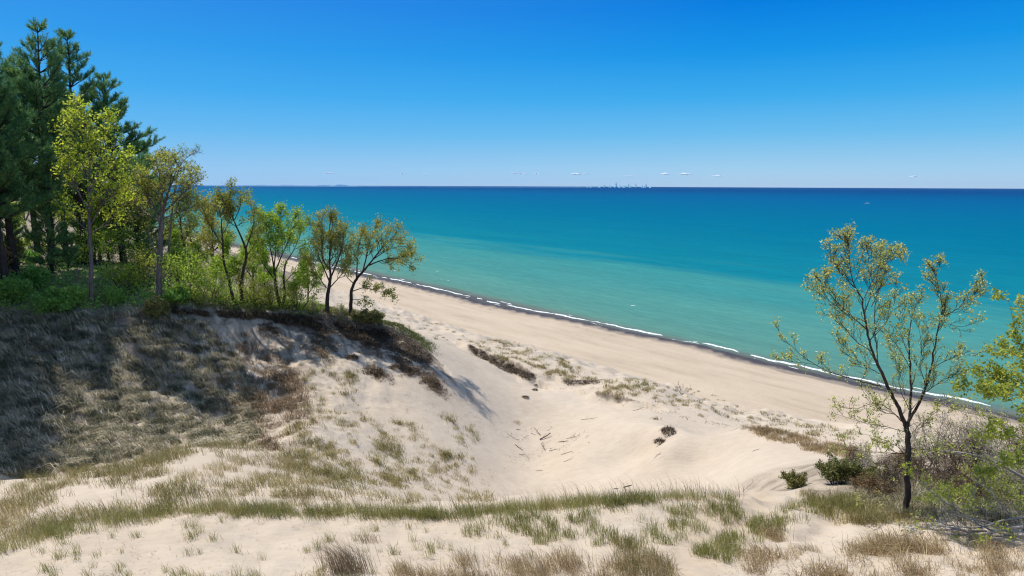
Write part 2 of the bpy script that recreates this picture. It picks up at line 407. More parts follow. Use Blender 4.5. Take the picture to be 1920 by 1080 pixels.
# ------------------------------------------------------------------ the lake
def build_water():
    far = 42000.0
    pts = [(-far, far), (far, far)]
    # near edge lies inland under the beach so that the sand itself draws the shoreline
    a = NS * 60 + NT * far; b = NS * 60 - NT * far
    us = np.array([0, 20, 60, 150, 400, 1500, 6000, 42000.0]); ts = np.concatenate([-np.geomspace(far, 50, 14), [0], np.geomspace(50, far, 14)])
    U, T = np.meshgrid(us, ts, indexing='ij')
    P = NS * (100 + U)[..., None] + NT * T[..., None]
    V = np.concatenate([P, np.zeros(P.shape[:2] + (1,))], -1).reshape(-1, 3)
    nu, nt = U.shape
    i, j = np.meshgrid(np.arange(nu - 1), np.arange(nt - 1), indexing='ij')
    F4 = np.stack([i * nt + j, i * nt + j + 1, (i + 1) * nt + j + 1, (i + 1) * nt + j], -1).reshape(-1, 4)
    m, n, l, out = new_mat('lake_water')
    tc = n.new('ShaderNodeTexCoord'); pos = tc.outputs['Object']
    dot = n.new('ShaderNodeVectorMath'); dot.operation = 'DOT_PRODUCT'; dot.inputs[1].default_value = (NS[0], NS[1], 0); l.new(pos, dot.inputs[0])
    mp = n.new('ShaderNodeMapping'); mp.inputs['Rotation'].default_value = (0, 0, -math.atan2(NT[1], NT[0])); l.new(pos, mp.inputs['Vector'])
    def sc(x, y):
        q = n.new('ShaderNodeMapping'); q.inputs['Scale'].default_value = (x, y, 1); l.new(mp.outputs[0], q.inputs['Vector']); return q.outputs[0]
    patch = noise(n, l, 1.0, 5, 0.6, sc(0.006, 0.03))
    u = mathn(n, l, 'SUBTRACT', dot.outputs['Value'], S0)
    u = mathn(n, l, 'MAXIMUM', u, 1.0)
    lg = mathn(n, l, 'MULTIPLY', mathn(n, l, 'LOGARITHM', u, 10.0), 0.22)
    lg = mathn(n, l, 'ADD', lg, mathn(n, l, 'MULTIPLY', mathn(n, l, 'SUBTRACT', patch, 0.5), 0.11))
    col = ramp(n, l, lg, [(0.0, (0.085, 0.085, 0.085)), (0.12, (0.11, 0.14, 0.125)), (0.20, (0.088, 0.208, 0.172)), (0.34, (0.066, 0.217, 0.194)), (0.435, (0.034, 0.205, 0.207)), (0.470, (0.004, 0.157, 0.210)),
                          (0.58, (0.0, 0.120, 0.208)), (0.72, (0.0, 0.084, 0.208)), (0.82, (0.0, 0.045, 0.158)), (0.95, (0.0, 0.037, 0.146))])
    sandbar = noise(n, l, 1.0, 4, 0.6, sc(0.012, 0.07))
    col = mix(n, l, 1.0, col, ramp(n, l, sandbar, [(0.3, (0.90, 0.91, 0.92)), (0.7, (1.07, 1.05, 1.03))]), 'MULTIPLY')
    rip = noise(n, l, 1.0, 6, 0.65, sc(0.05, 0.22))
    col = mix(n, l, 1.0, col, ramp(n, l, rip, [(0.3, (0.84, 0.86, 0.88)), (0.7, (1.0, 1.0, 1.0))]), 'MULTIPLY')
    chop = noise(n, l, 1.0, 4, 0.7, sc(0.16, 0.85))
    col = mix(n, l, 1.0, col, ramp(n, l, chop, [(0.35, (0.85, 0.88, 0.90)), (0.65, (1.08, 1.06, 1.05))]), 'MULTIPLY')
    p = n.new('ShaderNodeBsdfDiffuse'); l.new(col, p.inputs['Color'])
    gl = n.new('ShaderNodeBsdfGlossy'); gl.inputs['Roughness'].default_value = 0.25
    ms = n.new('ShaderNodeMixShader'); ms.inputs[0].default_value = 0.018
    l.new(p.outputs[0], ms.inputs[1]); l.new(gl.outputs[0], ms.inputs[2])
    b = n.new('ShaderNodeBump'); b.inputs['Strength'].default_value = 0.7; b.inputs['Distance'].default_value = 0.4
    w = mathn(n, l, 'ADD', noise(n, l, 1.0, 4, 0.6, sc(0.12, 0.7)), mathn(n, l, 'MULTIPLY', noise(n, l, 1.0, 3, 0.6, sc(0.6, 2.2)), 0.3))
    l.new(w, b.inputs['Height']); l.new(b.outputs[0], p.inputs['Normal']); l.new(b.outputs[0], gl.inputs['Normal'])
    l.new(ms.outputs[0], out.inputs['Surface'])
    tag(link('lake_water', make_mesh('lake_water', V, F4[:, ::-1], m)), 'turquoise lake water turning deep blue towards the horizon', None, None, 'structure')
    # surf: a broken line of small breakers along the sand
    fm, n, l, out = new_mat('foam')
    tc = n.new('ShaderNodeTexCoord')
    f = noise(n, l, 3.0, 4, 0.6, tc.outputs['Object'])
    p = n.new('ShaderNodeBsdfPrincipled'); p.inputs['Roughness'].default_value = 0.8
    l.new(ramp(n, l, f, [(0.3, (0.36, 0.42, 0.44)), (0.6, (0.66, 0.69, 0.70))]), p.inputs['Base Color'])
    l.new(p.outputs[0], out.inputs['Surface'])
    VV, FF = [], []
    def crest(t0, t1, uo, wid, seed, dens):
        t = np.arange(t0, t1, 0.22); base = shore(t)
        on = pn(t / 13, t * 0, seed) + 0.7 * pn(t / 4.2, t * 0, seed + 1) + dens
        w = wid * np.clip(on, 0, 1) * (1 + 0.5 * pn(t / 1.1, t * 0, seed + 2) + 0.5 * pn(t / 0.4, t * 0, seed + 3))
        c = base + uo + 0.9 * pn(t / 9, t * 0, seed + 4) + 0.35 * pn(t / 2, t * 0, seed + 5)
        k0 = sum(len(v) for v in VV)
        rows = []
        for q, z in ((-1, 0.02), (-0.45, 0.11), (0.3, 0.2), (1, 0.03)):
            ss_ = c + q * w * 0.5
            rows.append(np.stack([ss_ * NS[0] + t * NT[0], ss_ * NS[1] + t * NT[1], np.full(t.shape, z) * np.clip(w * 3, 0, 1)], -1))
        v = np.stack(rows, 1).reshape(-1, 3)
        keep = w > 0.06
        for a in range(len(t) - 1):
            if keep[a] and keep[a + 1]:
                for b_ in range(3):
                    q = k0 + a * 4 + b_
                    FF.append((q, q + 1, q + 5, q + 4))
        VV.append(v)
    crest(-120, 330, 2.4, 1.15, 200, 0.36)
    crest(-120, 330, 4.6, 0.6, 220, -0.38)
    crest(-120, 330, 0.6, 0.35, 240, -0.25)
    crest(-120, 330, 17, 0.5, 260, -0.42)
    crest(-120, 330, 30, 0.45, 280, -0.52)
    tag(link('surf_foam', make_mesh('surf_foam', np.concatenate(VV), np.array(FF), fm, smooth=True)), 'white foam of small waves breaking along the sand', 'foam', None, 'stuff')
build_water()

# ------------------------------------------------------------------ builders: tubes, leaves, blades
class Wood:
    def __init__(self): self.V = []; self.F = []; self.n = 0; self.tips = []; self.segs = []
    def tube(self, P, R, sides):
        P = np.asarray(P, float); R = np.asarray(R, float); k = len(P)
        T = np.gradient(P, axis=0); T /= np.linalg.norm(T, axis=1)[:, None] + 1e-9
        ref = np.array([0.31, 0.17, 0.93]) if abs(T[0, 2]) < 0.85 else np.array([0.95, 0.22, 0.1])
        A = np.cross(T, ref); A /= np.linalg.norm(A, axis=1)[:, None] + 1e-9
        B = np.cross(T, A)
        th = np.arange(sides) * 2 * math.pi / sides
        ring = P[:, None] + R[:, None, None] * (np.cos(th)[None, :, None] * A[:, None] + np.sin(th)[None, :, None] * B[:, None])
        i, j = np.meshgrid(np.arange(k - 1), np.arange(sides), indexing='ij'); j2 = (j + 1) % sides
        self.F.append(self.n + np.stack([i * sides + j, i * sides + j2, (i + 1) * sides + j2, (i + 1) * sides + j], -1).reshape(-1, 4))
        self.V.append(ring.reshape(-1, 3)); self.n += k * sides
    def mesh(self, name, mat, base):
        return make_mesh(name, np.concatenate(self.V) - base, np.concatenate(self.F), mat, smooth=True)
def unit(v): return v / (np.linalg.norm(v) + 1e-9)
def bend(p, d, L, k, wob, up):
    """a wandering line of k+1 points"""
    P = [np.array(p, float)]; d = unit(np.array(d, float))
    for _ in range(k):
        d = unit(d + rng.normal(0, wob, 3) + np.array([0, 0, up]))
        P.append(P[-1] + d * L / k)
    return np.array(P)
def smooth_line(P, k=4):
    P = np.asarray(P, float); n = len(P)
    if n < 3: return np.array([P[0] + (P[-1] - P[0]) * f for f in np.linspace(0, 1, k + 1)])
    Q = np.vstack([2 * P[0] - P[1], P, 2 * P[-1] - P[-2]]); out = []
    for i in range(1, n):
        for f in np.linspace(0, 1, k, endpoint=False):
            a, b, c, d = Q[i - 1], Q[i], Q[i + 1], Q[i + 2]
            out.append(0.5 * ((2 * b) + (c - a) * f + (2 * a - 5 * b + 4 * c - d) * f * f + (3 * b - a - 3 * c + d) * f ** 3))
    return np.array(out + [P[-1]])
def sprout(w, P, R, n, L, levels, ang=0.8, up=0.12, start=0.25, wob=0.22, rmin=0.006, decay=0.5, kids=0.7):
    m = len(P)
    for q in range(n):
        f = start + (1 - start) * ((q + rng.random()) / n)
        x = f * (m - 1); i = min(int(x), m - 2)
        p = P[i] + (P[i + 1] - P[i]) * (x - i)
        T = unit(P[i + 1] - P[i]); a = rng.normal(size=3); a = unit(a - T * (a @ T))
        an = ang * rng.uniform(0.6, 1.3)
        d = T * math.cos(an) + a * math.sin(an) + np.array([0, 0, up])
        ln = L * (1.15 - 0.6 * f) * rng.uniform(0.6, 1.25)
        r0 = max(rmin, min(R[i] * 0.6, 0.022 * ln ** 1.1 + rmin))
        k = 4 if levels > 1 else 3
        B = bend(p, d, ln, k, wob, up * 0.6)
        RR = np.linspace(r0, rmin * 0.7, k + 1)
        w.tube(B, RR, 5 if r0 > 0.03 else 3)
        if levels > 1: sprout(w, B, RR, max(2, int(round(n * kids))), L * decay, levels - 1, ang, up, 0.2, wob, rmin, decay, kids)
        else: w.tips.append(B[1:])
    if levels >= 1: w.tips.append(P[-2:])
def leaves(name, tips, per, spread, size, mat, base, t0=0.5, tv=0.16, clump=0.12, flat=0.0, hang=0.0, ends=0):
    """small rhombic leaves in clusters along the twig ends"""
    if ends: tips = [t[-ends:] for t in tips]
    Q = np.concatenate(tips)
    ct = np.concatenate([np.full(len(t), rng.normal(0, clump)) for t in tips])
    N = len(Q) * per
    C0 = np.repeat(Q, per, 0) + rng.normal(0, spread, (N, 3)) + np.array([0, 0, -hang])
    ti = np.clip(t0 + np.repeat(ct, per) + rng.normal(0, tv, N), 0.01, 0.99)
    a = rng.normal(size=(N, 3)); a[:, 2] *= 1 - flat; a /= np.linalg.norm(a, axis=1)[:, None]
    b = rng.normal(size=(N, 3)); b[:, 2] *= 1 - flat; b -= a * (a * b).sum(1)[:, None]; b /= np.linalg.norm(b, axis=1)[:, None]
    s = size * rng.uniform(0.55, 1.3, N)[:, None]
    V = np.stack([C0 - a * s * 0.5, C0 + b * s * 0.3, C0 + a * s * 0.5, C0 - b * s * 0.3], 1).reshape(-1, 3)
    return make_mesh(name, V - base, np.arange(N * 4).reshape(-1, 4), mat, np.repeat(ti, 4))
def blades(name, P, h, lean, wid, mat, base=0, az=None, tint=None, droop=0.35, zdir=None):
    """grass blades: a bent strip of three triangles each"""
    N = len(P)
    az = rng.uniform(0, 2 * math.pi, N) if az is None else az
    D = np.stack([np.cos(az), np.sin(az), np.zeros(N)], 1)
    fa = rng.uniform(0, 2 * math.pi, N); Wd = np.stack([np.cos(fa), np.sin(fa), np.zeros(N)], 1) * (np.broadcast_to(wid, N)[:, None] * 0.5)
    h = np.broadcast_to(h, N)[:, None]; lean = np.broadcast_to(lean, N)[:, None]
    up = np.array([0, 0, 1.0])
    m = P + up * h * 0.55 + D * lean * h * 0.28
    t = P + up * h * (1 - droop * np.minimum(lean, 1.5)) + D * lean * h * 0.95
    V = np.stack([P - Wd, P + Wd, m - Wd * 0.75, m + Wd * 0.75, t], 1).reshape(-1, 3)
    o = (np.arange(N) * 5)[:, None, None]
    Fc = (np.array([[0, 1, 2], [1, 3, 2], [2, 3, 4]])[None] + o).reshape(-1, 3)
    tint = np.full(N, 0.5) if tint is None else tint
    tv = np.repeat(np.clip(tint, 0.01, 0.99), 5)
    return make_mesh(name, V - base, Fc, mat, tv)
WIND = math.radians(200)
def tuft_field(name, Cn, nb, rad, h, lean, wid, mat, base=0, tint=0.5, tv=0.14, wind=0.0, hv=0.35, droop=0.35, tcl=0.12):
    """tufts of blades at the points Cn; heights, tints may be arrays with one value for each tuft"""
    n = len(Cn)
    P = np.repeat(Cn, nb, 0) + np.concatenate([rng.normal(0, rad, (n * nb, 2)), np.full((n * nb, 1), -0.02)], 1)
    hh = np.repeat(np.broadcast_to(h, n) * rng.uniform(0.7, 1.25, n), nb) * rng.uniform(1 - hv, 1 + hv * 0.5, n * nb)
    tt = np.repeat(np.broadcast_to(tint, n) + rng.normal(0, tcl, n), nb) + rng.normal(0, tv, n * nb)
    az = np.where(rng.random(n * nb) < wind, WIND + rng.normal(0, 0.45, n * nb), rng.uniform(0, 2 * math.pi, n * nb))
    ln = np.abs(rng.normal(lean, lean * 0.45, n * nb))
    return blades(name, P, hh, ln, wid, mat, base, az, tt, droop)
def in_poly(px, py, poly):
    r = np.zeros(px.shape, bool); n = len(poly)
    for i in range(n):
        (x0, y0), (x1, y1) = poly[i], poly[(i + 1) % n]
        c = (y0 > py) != (y1 > py)
        r ^= c & (px < (x1 - x0) * (py - y0) / ((y1 - y0) if y1 != y0 else 1e-9) + x0)
    return r
def scatter(poly, n, dens=None):
    """n ground points over the patch of ground seen inside an outline of the picture, thinned by a noise of the ground itself"""
    p = np.array(poly, float); lo = p.min(0); hi = p.max(0); out = []
    got = 0
    for _ in range(60):
        px = rng.uniform(lo[0], hi[0], n); py = rng.uniform(lo[1], hi[1], n)
        k = in_poly(px, py, poly); P = hit(px[k], py[k]); P = P[~np.isnan(P[:, 0])]
        if dens: P = P[rng.random(len(P)) < dens(P)]
        out.append(P); got += len(P)
        if got >= n: break
    return np.concatenate(out)[:n]
def patchy(scale, lo, hi, seed, o=3):
    return lambda P: sst(lo, hi, fbm(P[:, 0] / scale, P[:, 1] / scale, o, seed))
def ground_at(px, py):
    P = hit(px, py)[0]
    return P

# ------------------------------------------------------------------ materials of plants
BARK_DARK = bark_mat('dark_bark', (0.020, 0.015, 0.013), (0.075, 0.058, 0.048))
BARK_GREY = bark_mat('grey_bark', (0.075, 0.062, 0.058), (0.22, 0.19, 0.175), 7)
BARK_PINE = bark_mat('pine_bark', (0.022, 0.018, 0.018), (0.085, 0.068, 0.06), 6)
WOOD_GREY = bark_mat('weathered_wood', (0.16, 0.135, 0.115), (0.46, 0.41, 0.36), 14)
WOOD_DARK = bark_mat('driftwood', (0.035, 0.026, 0.020), (0.14, 0.105, 0.08), 14)
L_OAK = leaf_mat('oak_leaf', [(0.0, (0.14, 0.15, 0.03)), (0.35, (0.28, 0.3, 0.055)), (0.7, (0.46, 0.43, 0.09)), (1.0, (0.54, 0.36, 0.12))], 0.5)
L_OLIVE = leaf_mat('olive_leaf', [(0.0, (0.15, 0.19, 0.03)), (0.5, (0.34, 0.38, 0.06)), (1.0, (0.54, 0.48, 0.1))], 0.5)
L_GREEN = leaf_mat('green_leaf', [(0.0, (0.12, 0.22, 0.025)), (0.5, (0.3, 0.46, 0.045)), (1.0, (0.52, 0.6, 0.08))], 0.5)
L_YELLOW = leaf_mat('yellow_leaf', [(0.0, (0.19, 0.28, 0.025)), (0.5, (0.47, 0.57, 0.045)), (1.0, (0.76, 0.76, 0.09))], 0.5)
L_LIME = leaf_mat('lime_leaf', [(0.0, (0.19, 0.24, 0.035)), (0.5, (0.37, 0.42, 0.06)), (1.0, (0.58, 0.56, 0.11))], 0.5)
L_CATKIN = leaf_mat('catkin_leaf', [(0.0, (0.24, 0.28, 0.055)), (0.4, (0.45, 0.47, 0.11)), (0.75, (0.6, 0.56, 0.18)), (1.0, (0.66, 0.56, 0.28))], 0.35)
L_SHADE = leaf_mat('undergrowth_leaf', [(0.0, (0.08, 0.2, 0.04)), (0.5, (0.22, 0.43, 0.09)), (1.0, (0.42, 0.62, 0.15))], 0.5)
L_PINE = leaf_mat('pine_needle', [(0.0, (0.035, 0.11, 0.05)), (0.5, (0.15, 0.32, 0.11)), (1.0, (0.44, 0.52, 0.14))], 0.35, 0.3)
L_JUNIPER = leaf_mat('juniper_leaf', [(0.0, (0.035, 0.055, 0.02)), (0.5, (0.12, 0.135, 0.035)), (1.0, (0.26, 0.23, 0.07))], 0.2)
L_RUST = leaf_mat('rust_leaf', [(0.0, (0.11, 0.065, 0.03)), (0.5, (0.26, 0.165, 0.075)), (1.0, (0.44, 0.32, 0.15))], 0.4)
G_GREEN = leaf_mat('marram_blade', [(0.0, (0.15, 0.16, 0.04)), (0.4, (0.27, 0.275, 0.075)), (0.7, (0.43, 0.38, 0.15)), (1.0, (0.62, 0.5, 0.28))], 0.25)
G_DRY = leaf_mat('dry_blade', [(0.0, (0.17, 0.115, 0.055)), (0.4, (0.37, 0.265, 0.135)), (0.75, (0.55, 0.43, 0.24)), (1.0, (0.7, 0.58, 0.38))], 0.25)
G_OLIVE = leaf_mat('olive_blade', [(0.0, (0.13, 0.115, 0.035)), (0.4, (0.29, 0.25, 0.085)), (0.75, (0.48, 0.39, 0.19)), (1.0, (0.66, 0.54, 0.33))], 0.25)
G_BLUE = leaf_mat('slope_blade', [(0.0, (0.065, 0.072, 0.042)), (0.4, (0.2, 0.195, 0.11)), (0.75, (0.52, 0.44, 0.29)), (1.0, (0.78, 0.69, 0.51))], 0.2)
G_ROOT = leaf_mat('root_mat', [(0.0, (0.024, 0.017, 0.012)), (0.5, (0.075, 0.052, 0.033)), (0.8, (0.18, 0.13, 0.08)), (1.0, (0.36, 0.27, 0.17))], 0.1)
G_RED = leaf_mat('brown_blade', [(0.0, (0.095, 0.063, 0.036)), (0.5, (0.25, 0.17, 0.1)), (1.0, (0.5, 0.38, 0.23))], 0.2)

# ------------------------------------------------------------------ trees
def limbs_to_tree(name, label, cat, base, limbs, bark, leafm, spr, lv, group=None, thick=0.62, more=1.0):
    """limbs: list of (3-D points, radius at start, radius at end, number of side shoots, their length)"""
    w = Wood()
    for P, r0, r1, n, L in limbs:
        Q = smooth_line(P, 5)
        Q[1:-1] += rng.normal(0, 0.006 + 0.05 * r1, Q[1:-1].shape)
        R = (r0 + (r1 - r0) * np.linspace(0, 1, len(Q)) ** 0.8) * thick
        w.tube(Q, R, 10 if r0 > 0.12 else 7)
        if n: sprout(w, Q, R, int(n * more), L, **spr)
    t = thing(name, base, label, cat, group)
    link('trunk', w.mesh('trunk', bark, base), t)
    link('crown', leaves('crown', w.tips, lv['per'], lv['spread'], lv['size'], leafm, base, lv.get('t0', 0.5), lv.get('tv', 0.15), lv.get('clump', 0.12), lv.get('flat', 0.0), lv.get('hang', 0.0), lv.get('ends', 0)), t)
    return t
def px_limb(pts, Y, dys):
    """a limb whose course is given by picture positions, at depths Y + dy"""
    return at(*np.array([(p[0], p[1], Y + d) for p, d in zip(pts, dys)], float).T)
def edge_tree(name, label, cat, bpx, bpy_, spec, bark, leafm, spr, lv, sink=0.25, group=None):
    """a tree at the bluff edge: spec is a list of (points in the picture, depth offset at the end, r0, r1, shoots, shoot length)"""
    b = ground_at(bpx, bpy_); Y = b[1]
    limbs = []
    for pts, dy0, dy1, r0, r1, n, L in spec:
        P = px_limb(pts, Y, np.linspace(dy0, dy1, len(pts)))
        if pts[0] == (bpx, bpy_):
            P[0] = b + np.array([0, 0, -sink])
        limbs.append((P, r0, r1, n, L))
    return limbs_to_tree(name, label, cat, b, limbs, bark, leafm, spr, lv, group, 0.62, lv.get('more', 1.3))
SPR = dict(levels=2, ang=0.75, up=0.16, start=0.22, wob=0.26, rmin=0.010, decay=0.55, kids=0.8)

# right-hand oak of the bluff, leaning over the beach
edge_tree('oak_tree', 'oak at the bluff end leaning right over the beach, with a drooping low branch', 'tree', 657, 592, [
    ([(657, 592), (658, 566), (660, 542), (668, 524), (686, 503)], 0, 0, 0.34, 0.17, 0, 0),
    ([(686, 503), (706, 478), (722, 458), (742, 440)], 0, -1.0, 0.15, 0.03, 9, 2.1),
    ([(690, 498), (716, 488), (742, 484), (772, 494)], 0, -1.6, 0.12, 0.025, 9, 1.7),
    ([(680, 510), (688, 478), (694, 452), (704, 426)], 0, 1.0, 0.13, 0.025, 8, 1.8),
    ([(668, 524), (670, 494), (672, 466), (678, 440)], 0, -1.2, 0.12, 0.025, 8, 1.7),
    ([(700, 486), (728, 468), (756, 462), (770, 470)], 0, 1.2, 0.09, 0.02, 8, 1.5),
    ([(663, 532), (650, 518), (646, 500), (650, 486)], 0, 0.8, 0.08, 0.02, 5, 1.1),
    ([(661, 546), (682, 540), (706, 545), (740, 556)], 0, -1.4, 0.09, 0.02, 8, 1.1),
    ([(659, 562), (676, 562), (696, 573)], 0, -0.9, 0.05, 0.015, 4, 0.7)],
    BARK_DARK, L_OAK, SPR, dict(per=4, spread=0.15, size=0.17, t0=0.5))
edge_tree('oak_tree', 'upright oak with a rounded brownish crown beside the leaning oak at the bluff end', 'tree', 613, 585, [
    ([(613, 585), (614, 560), (617, 538), (620, 520)], 0, 0, 0.36, 0.22, 0, 0),
    ([(620, 520), (618, 490), (620, 462), (618, 428), (622, 408)], 0, 0.3, 0.19, 0.03, 12, 1.9),
    ([(618, 528), (606, 500), (594, 470), (586, 436)], 0, 0.9, 0.13, 0.025, 10, 1.8),
    ([(621, 518), (634, 488), (642, 458), (646, 424)], 0, -0.8, 0.14, 0.025, 10, 1.8),
    ([(620, 510), (604, 482), (606, 446), (602, 414)], 0, -1.5, 0.12, 0.025, 9, 1.6),
    ([(616, 542), (634, 522), (648, 506), (660, 486)], 0, 0.9, 0.11, 0.02, 7, 1.5),
    ([(612, 540), (598, 520), (584, 506), (574, 482)], 0, -0.7, 0.09, 0.02, 7, 1.4),
    ([(622, 500), (640, 470), (656, 452)], 0, 1.6, 0.09, 0.02, 6, 1.5)],
    BARK_DARK, L_OAK, SPR, dict(per=4, spread=0.15, size=0.16, t0=0.42))
edge_tree('maple_tree', 'bright green tree with forked dark trunk on the bluff edge left of two brownish oaks', 'tree', 527, 574, [
    ([(527, 574), (520, 552), (516, 526), (514, 504)], 0, 0, 0.30, 0.15, 0, 0),
    ([(529, 574), (534, 548), (532, 520), (536, 492)], 0.2, 0.4, 0.22, 0.10, 4, 1.2),
    ([(514, 504), (508, 470), (500, 436), (496, 406)], 0, 0.8, 0.13, 0.025, 11, 1.8),
    ([(516, 508), (528, 480), (540, 450), (548, 410)], 0, -0.8, 0.12, 0.025, 11, 1.8),
    ([(514, 500), (518, 462), (522, 428), (528, 404)], 0, 0.2, 0.11, 0.02, 10, 1.6),
    ([(536, 492), (550, 470), (560, 448), (568, 424)], 0.4, 1.2, 0.09, 0.02, 8, 1.5),
    ([(512, 520), (496, 498), (484, 474), (482, 442)], 0, -1.2, 0.09, 0.02, 8, 1.5),
    ([(534, 530), (548, 514), (562, 508), (576, 500)], 0.3, 0.5, 0.07, 0.02, 6, 1.1),
    ([(518, 548), (504, 534), (494, 524)], 0, -0.5, 0.05, 0.02, 4, 1.0),
    ([(530, 560), (546, 546), (556, 532)], 0, -0.8, 0.05, 0.02, 5, 1.0)],
    BARK_DARK, L_GREEN, SPR, dict(per=6, spread=0.16, size=0.18, t0=0.58, clump=0.2, ends=2))
edge_tree('oak_tree', 'tall thin-leaved oak with two long bare stems crossing on the bluff edge', 'tree', 455, 570, [
    ([(455, 570), (452, 540), (456, 508), (462, 480), (458, 458)], 0, 0, 0.30, 0.16, 3, 1.0),
    ([(458, 458), (446, 430), (436, 406), (430, 380), (434, 352)], 0, 0.4, 0.15, 0.03, 10, 1.5),
    ([(438, 410), (424, 388), (414, 366)], 0.2, -0.4, 0.09, 0.02, 7, 1.2),
    ([(460, 468), (470, 440), (476, 412), (470, 382)], 0, -0.8, 0.11, 0.02, 9, 1.3),
    ([(462, 480), (478, 458), (486, 432)], 0, 0.8, 0.08, 0.02, 7, 1.2),
    ([(440, 412), (450, 388), (452, 362)], 0, 0.9, 0.08, 0.02, 7, 1.2),
    ([(454, 520), (470, 500), (480, 482)], 0, 0.5, 0.06, 0.02, 5, 1.0)],
    BARK_DARK, L_OLIVE, SPR, dict(per=3, spread=0.15, size=0.15, t0=0.5))
edge_tree('oak_tree', 'slender oak with a bowed trunk and orange-tinted upper leaves right of the thick grey trunk', 'tree', 441, 569, [
    ([(441, 569), (434, 548), (428, 520), (420, 492), (418, 460), (416, 430)], 0, 0.3, 0.24, 0.11, 3, 1.0),
    ([(416, 430), (414, 404), (408, 380)], 0.3, 0.6, 0.10, 0.02, 10, 1.3),
    ([(418, 462), (402, 436), (388, 412), (378, 386)], 0.2, -0.5, 0.10, 0.02, 10, 1.3),
    ([(420, 484), (398, 464), (380, 452)], 0.2, -0.6, 0.07, 0.02, 7, 1.2),
    ([(417, 440), (430, 414), (428, 392)], 0.3, 1.0, 0.07, 0.02, 7, 1.2)],
    BARK_DARK, L_OAK, SPR, dict(per=3, spread=0.15, size=0.16, t0=0.62))
edge_tree('oak_tree', 'big oak with a thick grey trunk and domed olive crown topped by bare twigs', 'tree', 298, 564, [
    ([(298, 564), (298, 528), (299, 490), (301, 450), (303, 420)], 0, 0, 0.46, 0.30, 2, 1.0),
    ([(297, 480), (288, 466), (280, 440), (276, 420)], 0, -0.6, 0.13, 0.05, 3, 1.0),
    ([(303, 420), (308, 390), (316, 360), (328, 326), (336, 308)], 0, 0.4, 0.22, 0.05, 10, 1.9),
    ([(302, 424), (290, 392), (276, 366), (262, 338)], 0, -0.9, 0.19, 0.03, 12, 1.8),
    ([(303, 412), (302, 378), (300, 344), (298, 314)], 0, -1.2, 0.17, 0.03, 12, 1.8),
    ([(308, 398), (330, 376), (350, 356), (366, 336)], 0, -0.6, 0.16, 0.03, 12, 1.7),
    ([(306, 410), (334, 398), (362, 388), (386, 380)], 0, 0.8, 0.13, 0.03, 11, 1.6),
    ([(300, 416), (278, 402), (258, 388), (244, 368)], 0, 0.9, 0.13, 0.03, 11, 1.6),
    ([(306, 420), (322, 414), (340, 418), (356, 426)], 0, -0.8, 0.08, 0.02, 6, 1.3),
    ([(318, 352), (320, 322), (312, 300)], 0.3, 1.2, 0.10, 0.02, 10, 1.4)],
    BARK_GREY, L_OLIVE, SPR, dict(per=6, spread=0.15, size=0.17, t0=0.58, clump=0.22, ends=1))
edge_tree('dead_limbed_tree', 'bare crooked treetop rising above the domed olive crown', 'tree', 318, 545, [
    ([(318, 545), (316, 480), (322, 400), (332, 330), (340, 306)], 1.5, 1.8, 0.2, 0.07, 0, 0),
    ([(340, 306), (350, 296), (362, 288), (372, 282)], 1.8, 1.6, 0.06, 0.015, 7, 0.9),
    ([(336, 318), (346, 312), (360, 312), (374, 324)], 1.8, 2.1, 0.05, 0.012, 6, 0.8),
    ([(336, 314), (324, 302), (312, 292), (300, 288)], 1.8, 1.4, 0.05, 0.012, 7, 0.9)],
    BARK_GREY, L_OLIVE, dict(SPR, rmin=0.011), dict(per=1, spread=0.1, size=0.08, t0=0.6))
edge_tree('maple_tree', 'yellow-green maple with a slim grey trunk in front of the dark pines', 'tree', 172, 574, [
    ([(172, 574), (171, 520), (170, 470), (168, 430), (167, 400)], 0, 0, 0.30, 0.17, 2, 0.8),
    ([(167, 400), (166, 350), (168, 300), (160, 250), (152, 210)], 0, 0.3, 0.16, 0.03, 16, 1.9),
    ([(168, 424), (188, 390), (206, 350), (218, 300)], 0, -0.9, 0.13, 0.03, 14, 1.8),
    ([(167, 396), (148, 362), (132, 330), (126, 296)], 0, -0.5, 0.12, 0.03, 13, 1.7),
    ([(168, 366), (184, 320), (198, 270), (204, 226)], 0, 0.8, 0.12, 0.03, 14, 1.7),
    ([(168, 436), (150, 420), (132, 404), (118, 384)], 0, 0.7, 0.08, 0.02, 9, 1.4),
    ([(170, 440), (190, 424), (214, 404), (232, 380)], 0, 0.4, 0.09, 0.02, 10, 1.5),
    ([(167, 330), (146, 290), (136, 250), (128, 226)], 0, 0.9, 0.09, 0.02, 11, 1.5),
    ([(190, 386), (216, 360), (236, 330), (244, 296)], -0.6, -1.4, 0.08, 0.02, 10, 1.5)],
    BARK_GREY, L_YELLOW, SPR, dict(per=5, spread=0.15, size=0.22, t0=0.55, clump=0.24, ends=1, more=1.0))

